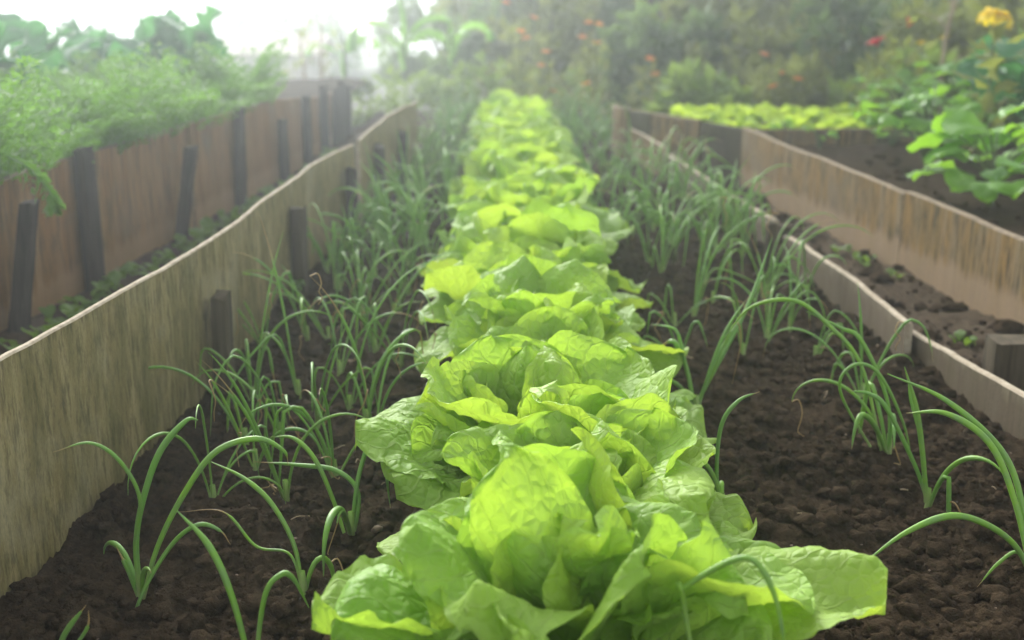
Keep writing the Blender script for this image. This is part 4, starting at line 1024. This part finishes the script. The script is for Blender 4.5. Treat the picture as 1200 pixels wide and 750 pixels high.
# pale roofed shed far away in the mist
sx, sy = -2.15, 11.2; sz = land_z(sx, sy)
root = thing('shed', (sx, sy, sz), 'low pale shed roof barely seen in the mist beyond the carrots', 'shed')
w, d, hw, hr = .42, .4, .36, .52
me = make_mesh('wall', [(-w, -d, -.05), (w, -d, -.05), (w, d, -.05), (-w, d, -.05), (-w, -d, hw), (w, -d, hw), (w, d, hw), (-w, d, hw)], [[0, 1, 5, 4], [1, 2, 6, 5], [2, 3, 7, 6], [3, 0, 4, 7]], M['shedwall'], smooth=False); obj('wall', me, root)
e = .06
me = make_mesh('roof', [(-w - e, -d - e, hw - .0), (w + e, -d - e, hw), (w + e, 0, hr), (-w - e, 0, hr), (w + e, d + e, hw), (-w - e, d + e, hw), (-w - e, -d - e, hw + .025), (w + e, -d - e, hw + .025), (w + e, 0, hr + .025), (-w - e, 0, hr + .025), (w + e, d + e, hw + .025), (-w - e, d + e, hw + .025)],
               [[6, 7, 8, 9], [9, 8, 10, 11], [1, 0, 3, 2], [2, 3, 5, 4], [0, 1, 7, 6], [4, 5, 11, 10], [1, 2, 8, 7], [2, 4, 10, 8], [3, 0, 6, 9], [5, 3, 9, 11]], M['roof'], smooth=False); obj('roof', me, root)

# ------------------------------------------------------------------ haze
HX, HY0, HY1, HZ0, HZ1 = 58, -6, 58, -3.2, 4.4
me = make_mesh('haze', [(-HX, HY0, HZ0), (HX, HY0, HZ0), (HX, HY1, HZ0), (-HX, HY1, HZ0), (-HX, HY0, HZ1), (HX, HY0, HZ1), (HX, HY1, HZ1), (-HX, HY1, HZ1)],
               [[3, 2, 1, 0], [4, 5, 6, 7], [0, 1, 5, 4], [1, 2, 6, 5], [2, 3, 7, 6], [3, 0, 4, 7]], [], smooth=False)
hm = bpy.data.materials.new('haze'); hm.use_nodes = True; nt = hm.node_tree; nt.nodes.clear()
vo = nt.nodes.new('ShaderNodeVolumePrincipled'); vo.inputs['Color'].default_value = (0.90, 0.965, 1.0, 1); vo.inputs['Density'].default_value = 0.028; vo.inputs['Anisotropy'].default_value = 0.85
ou = nt.nodes.new('ShaderNodeOutputMaterial'); nt.links.new(vo.outputs[0], ou.inputs['Volume']); me.materials.append(hm)
tag(obj('haze', me), 'pale morning mist over the garden', 'haze', kind='stuff')

# ------------------------------------------------------------------ light
SUN_EL, SUN_AZ = R(28), R(-18)          # azimuth measured from +Y (view direction), negative = left
w = bpy.data.worlds.new('World'); sc.world = w; w.use_nodes = True; nt = w.node_tree
bg = nt.nodes['Background']; sky = nt.nodes.new('ShaderNodeTexSky'); sky.sky_type = 'NISHITA'; sky.sun_disc = False
sky.sun_elevation = SUN_EL; sky.sun_rotation = SUN_AZ; sky.dust_density = 4.0; sky.air_density = 1.2; sky.ozone_density = 1.0
hs = nt.nodes.new('ShaderNodeHueSaturation'); hs.inputs['Saturation'].default_value = 0.16
nt.links.new(sky.outputs[0], hs.inputs['Color']); nt.links.new(hs.outputs[0], bg.inputs[0]); bg.inputs[1].default_value = 0.15
sl = bpy.data.lights.new('sun', 'SUN'); sl.energy = 0.9; sl.angle = R(22); sl.color = (1.0, 0.98, 0.94)
so = bpy.data.objects.new('sun', sl); link(so)
dirv = Vector((math.sin(SUN_AZ) * math.cos(SUN_EL), math.cos(SUN_AZ) * math.cos(SUN_EL), math.sin(SUN_EL)))
so.rotation_euler = dirv.to_track_quat('Z', 'Y').to_euler(); so.location = dirv * 10

# ------------------------------------------------------------------ camera
cd = bpy.data.cameras.new('camera'); co = bpy.data.objects.new('camera', cd); link(co)
co.location = (0, 0, CAM_H); co.rotation_euler = (PI / 2 - PITCH, 0, 0)
cd.sensor_fit = 'HORIZONTAL'; cd.sensor_width = 36; cd.lens = 36 * FPX / 1200; cd.clip_start = 0.05; cd.clip_end = 500
cd.dof.use_dof = True; cd.dof.focus_distance = 1.38; cd.dof.aperture_fstop = 4.3
sc.camera = co

sc.render.engine = 'CYCLES'
cy = sc.cycles
cy.use_denoising = True; cy.denoiser = 'OPENIMAGEDENOISE'; cy.volume_bounces = 1; cy.sample_clamp_indirect = 1.5; cy.max_bounces = 8; cy.diffuse_bounces = 4; cy.transmission_bounces = 6; cy.glossy_bounces = 2
cy.use_adaptive_sampling = False; cy.adaptive_threshold = 0.015; cy.caustics_reflective = False; cy.caustics_refractive = False
vs = sc.view_settings; vs.view_transform = 'Standard'; vs.look = 'None'; vs.gamma = 1; vs.use_curve_mapping = False; vs.exposure = 1.4
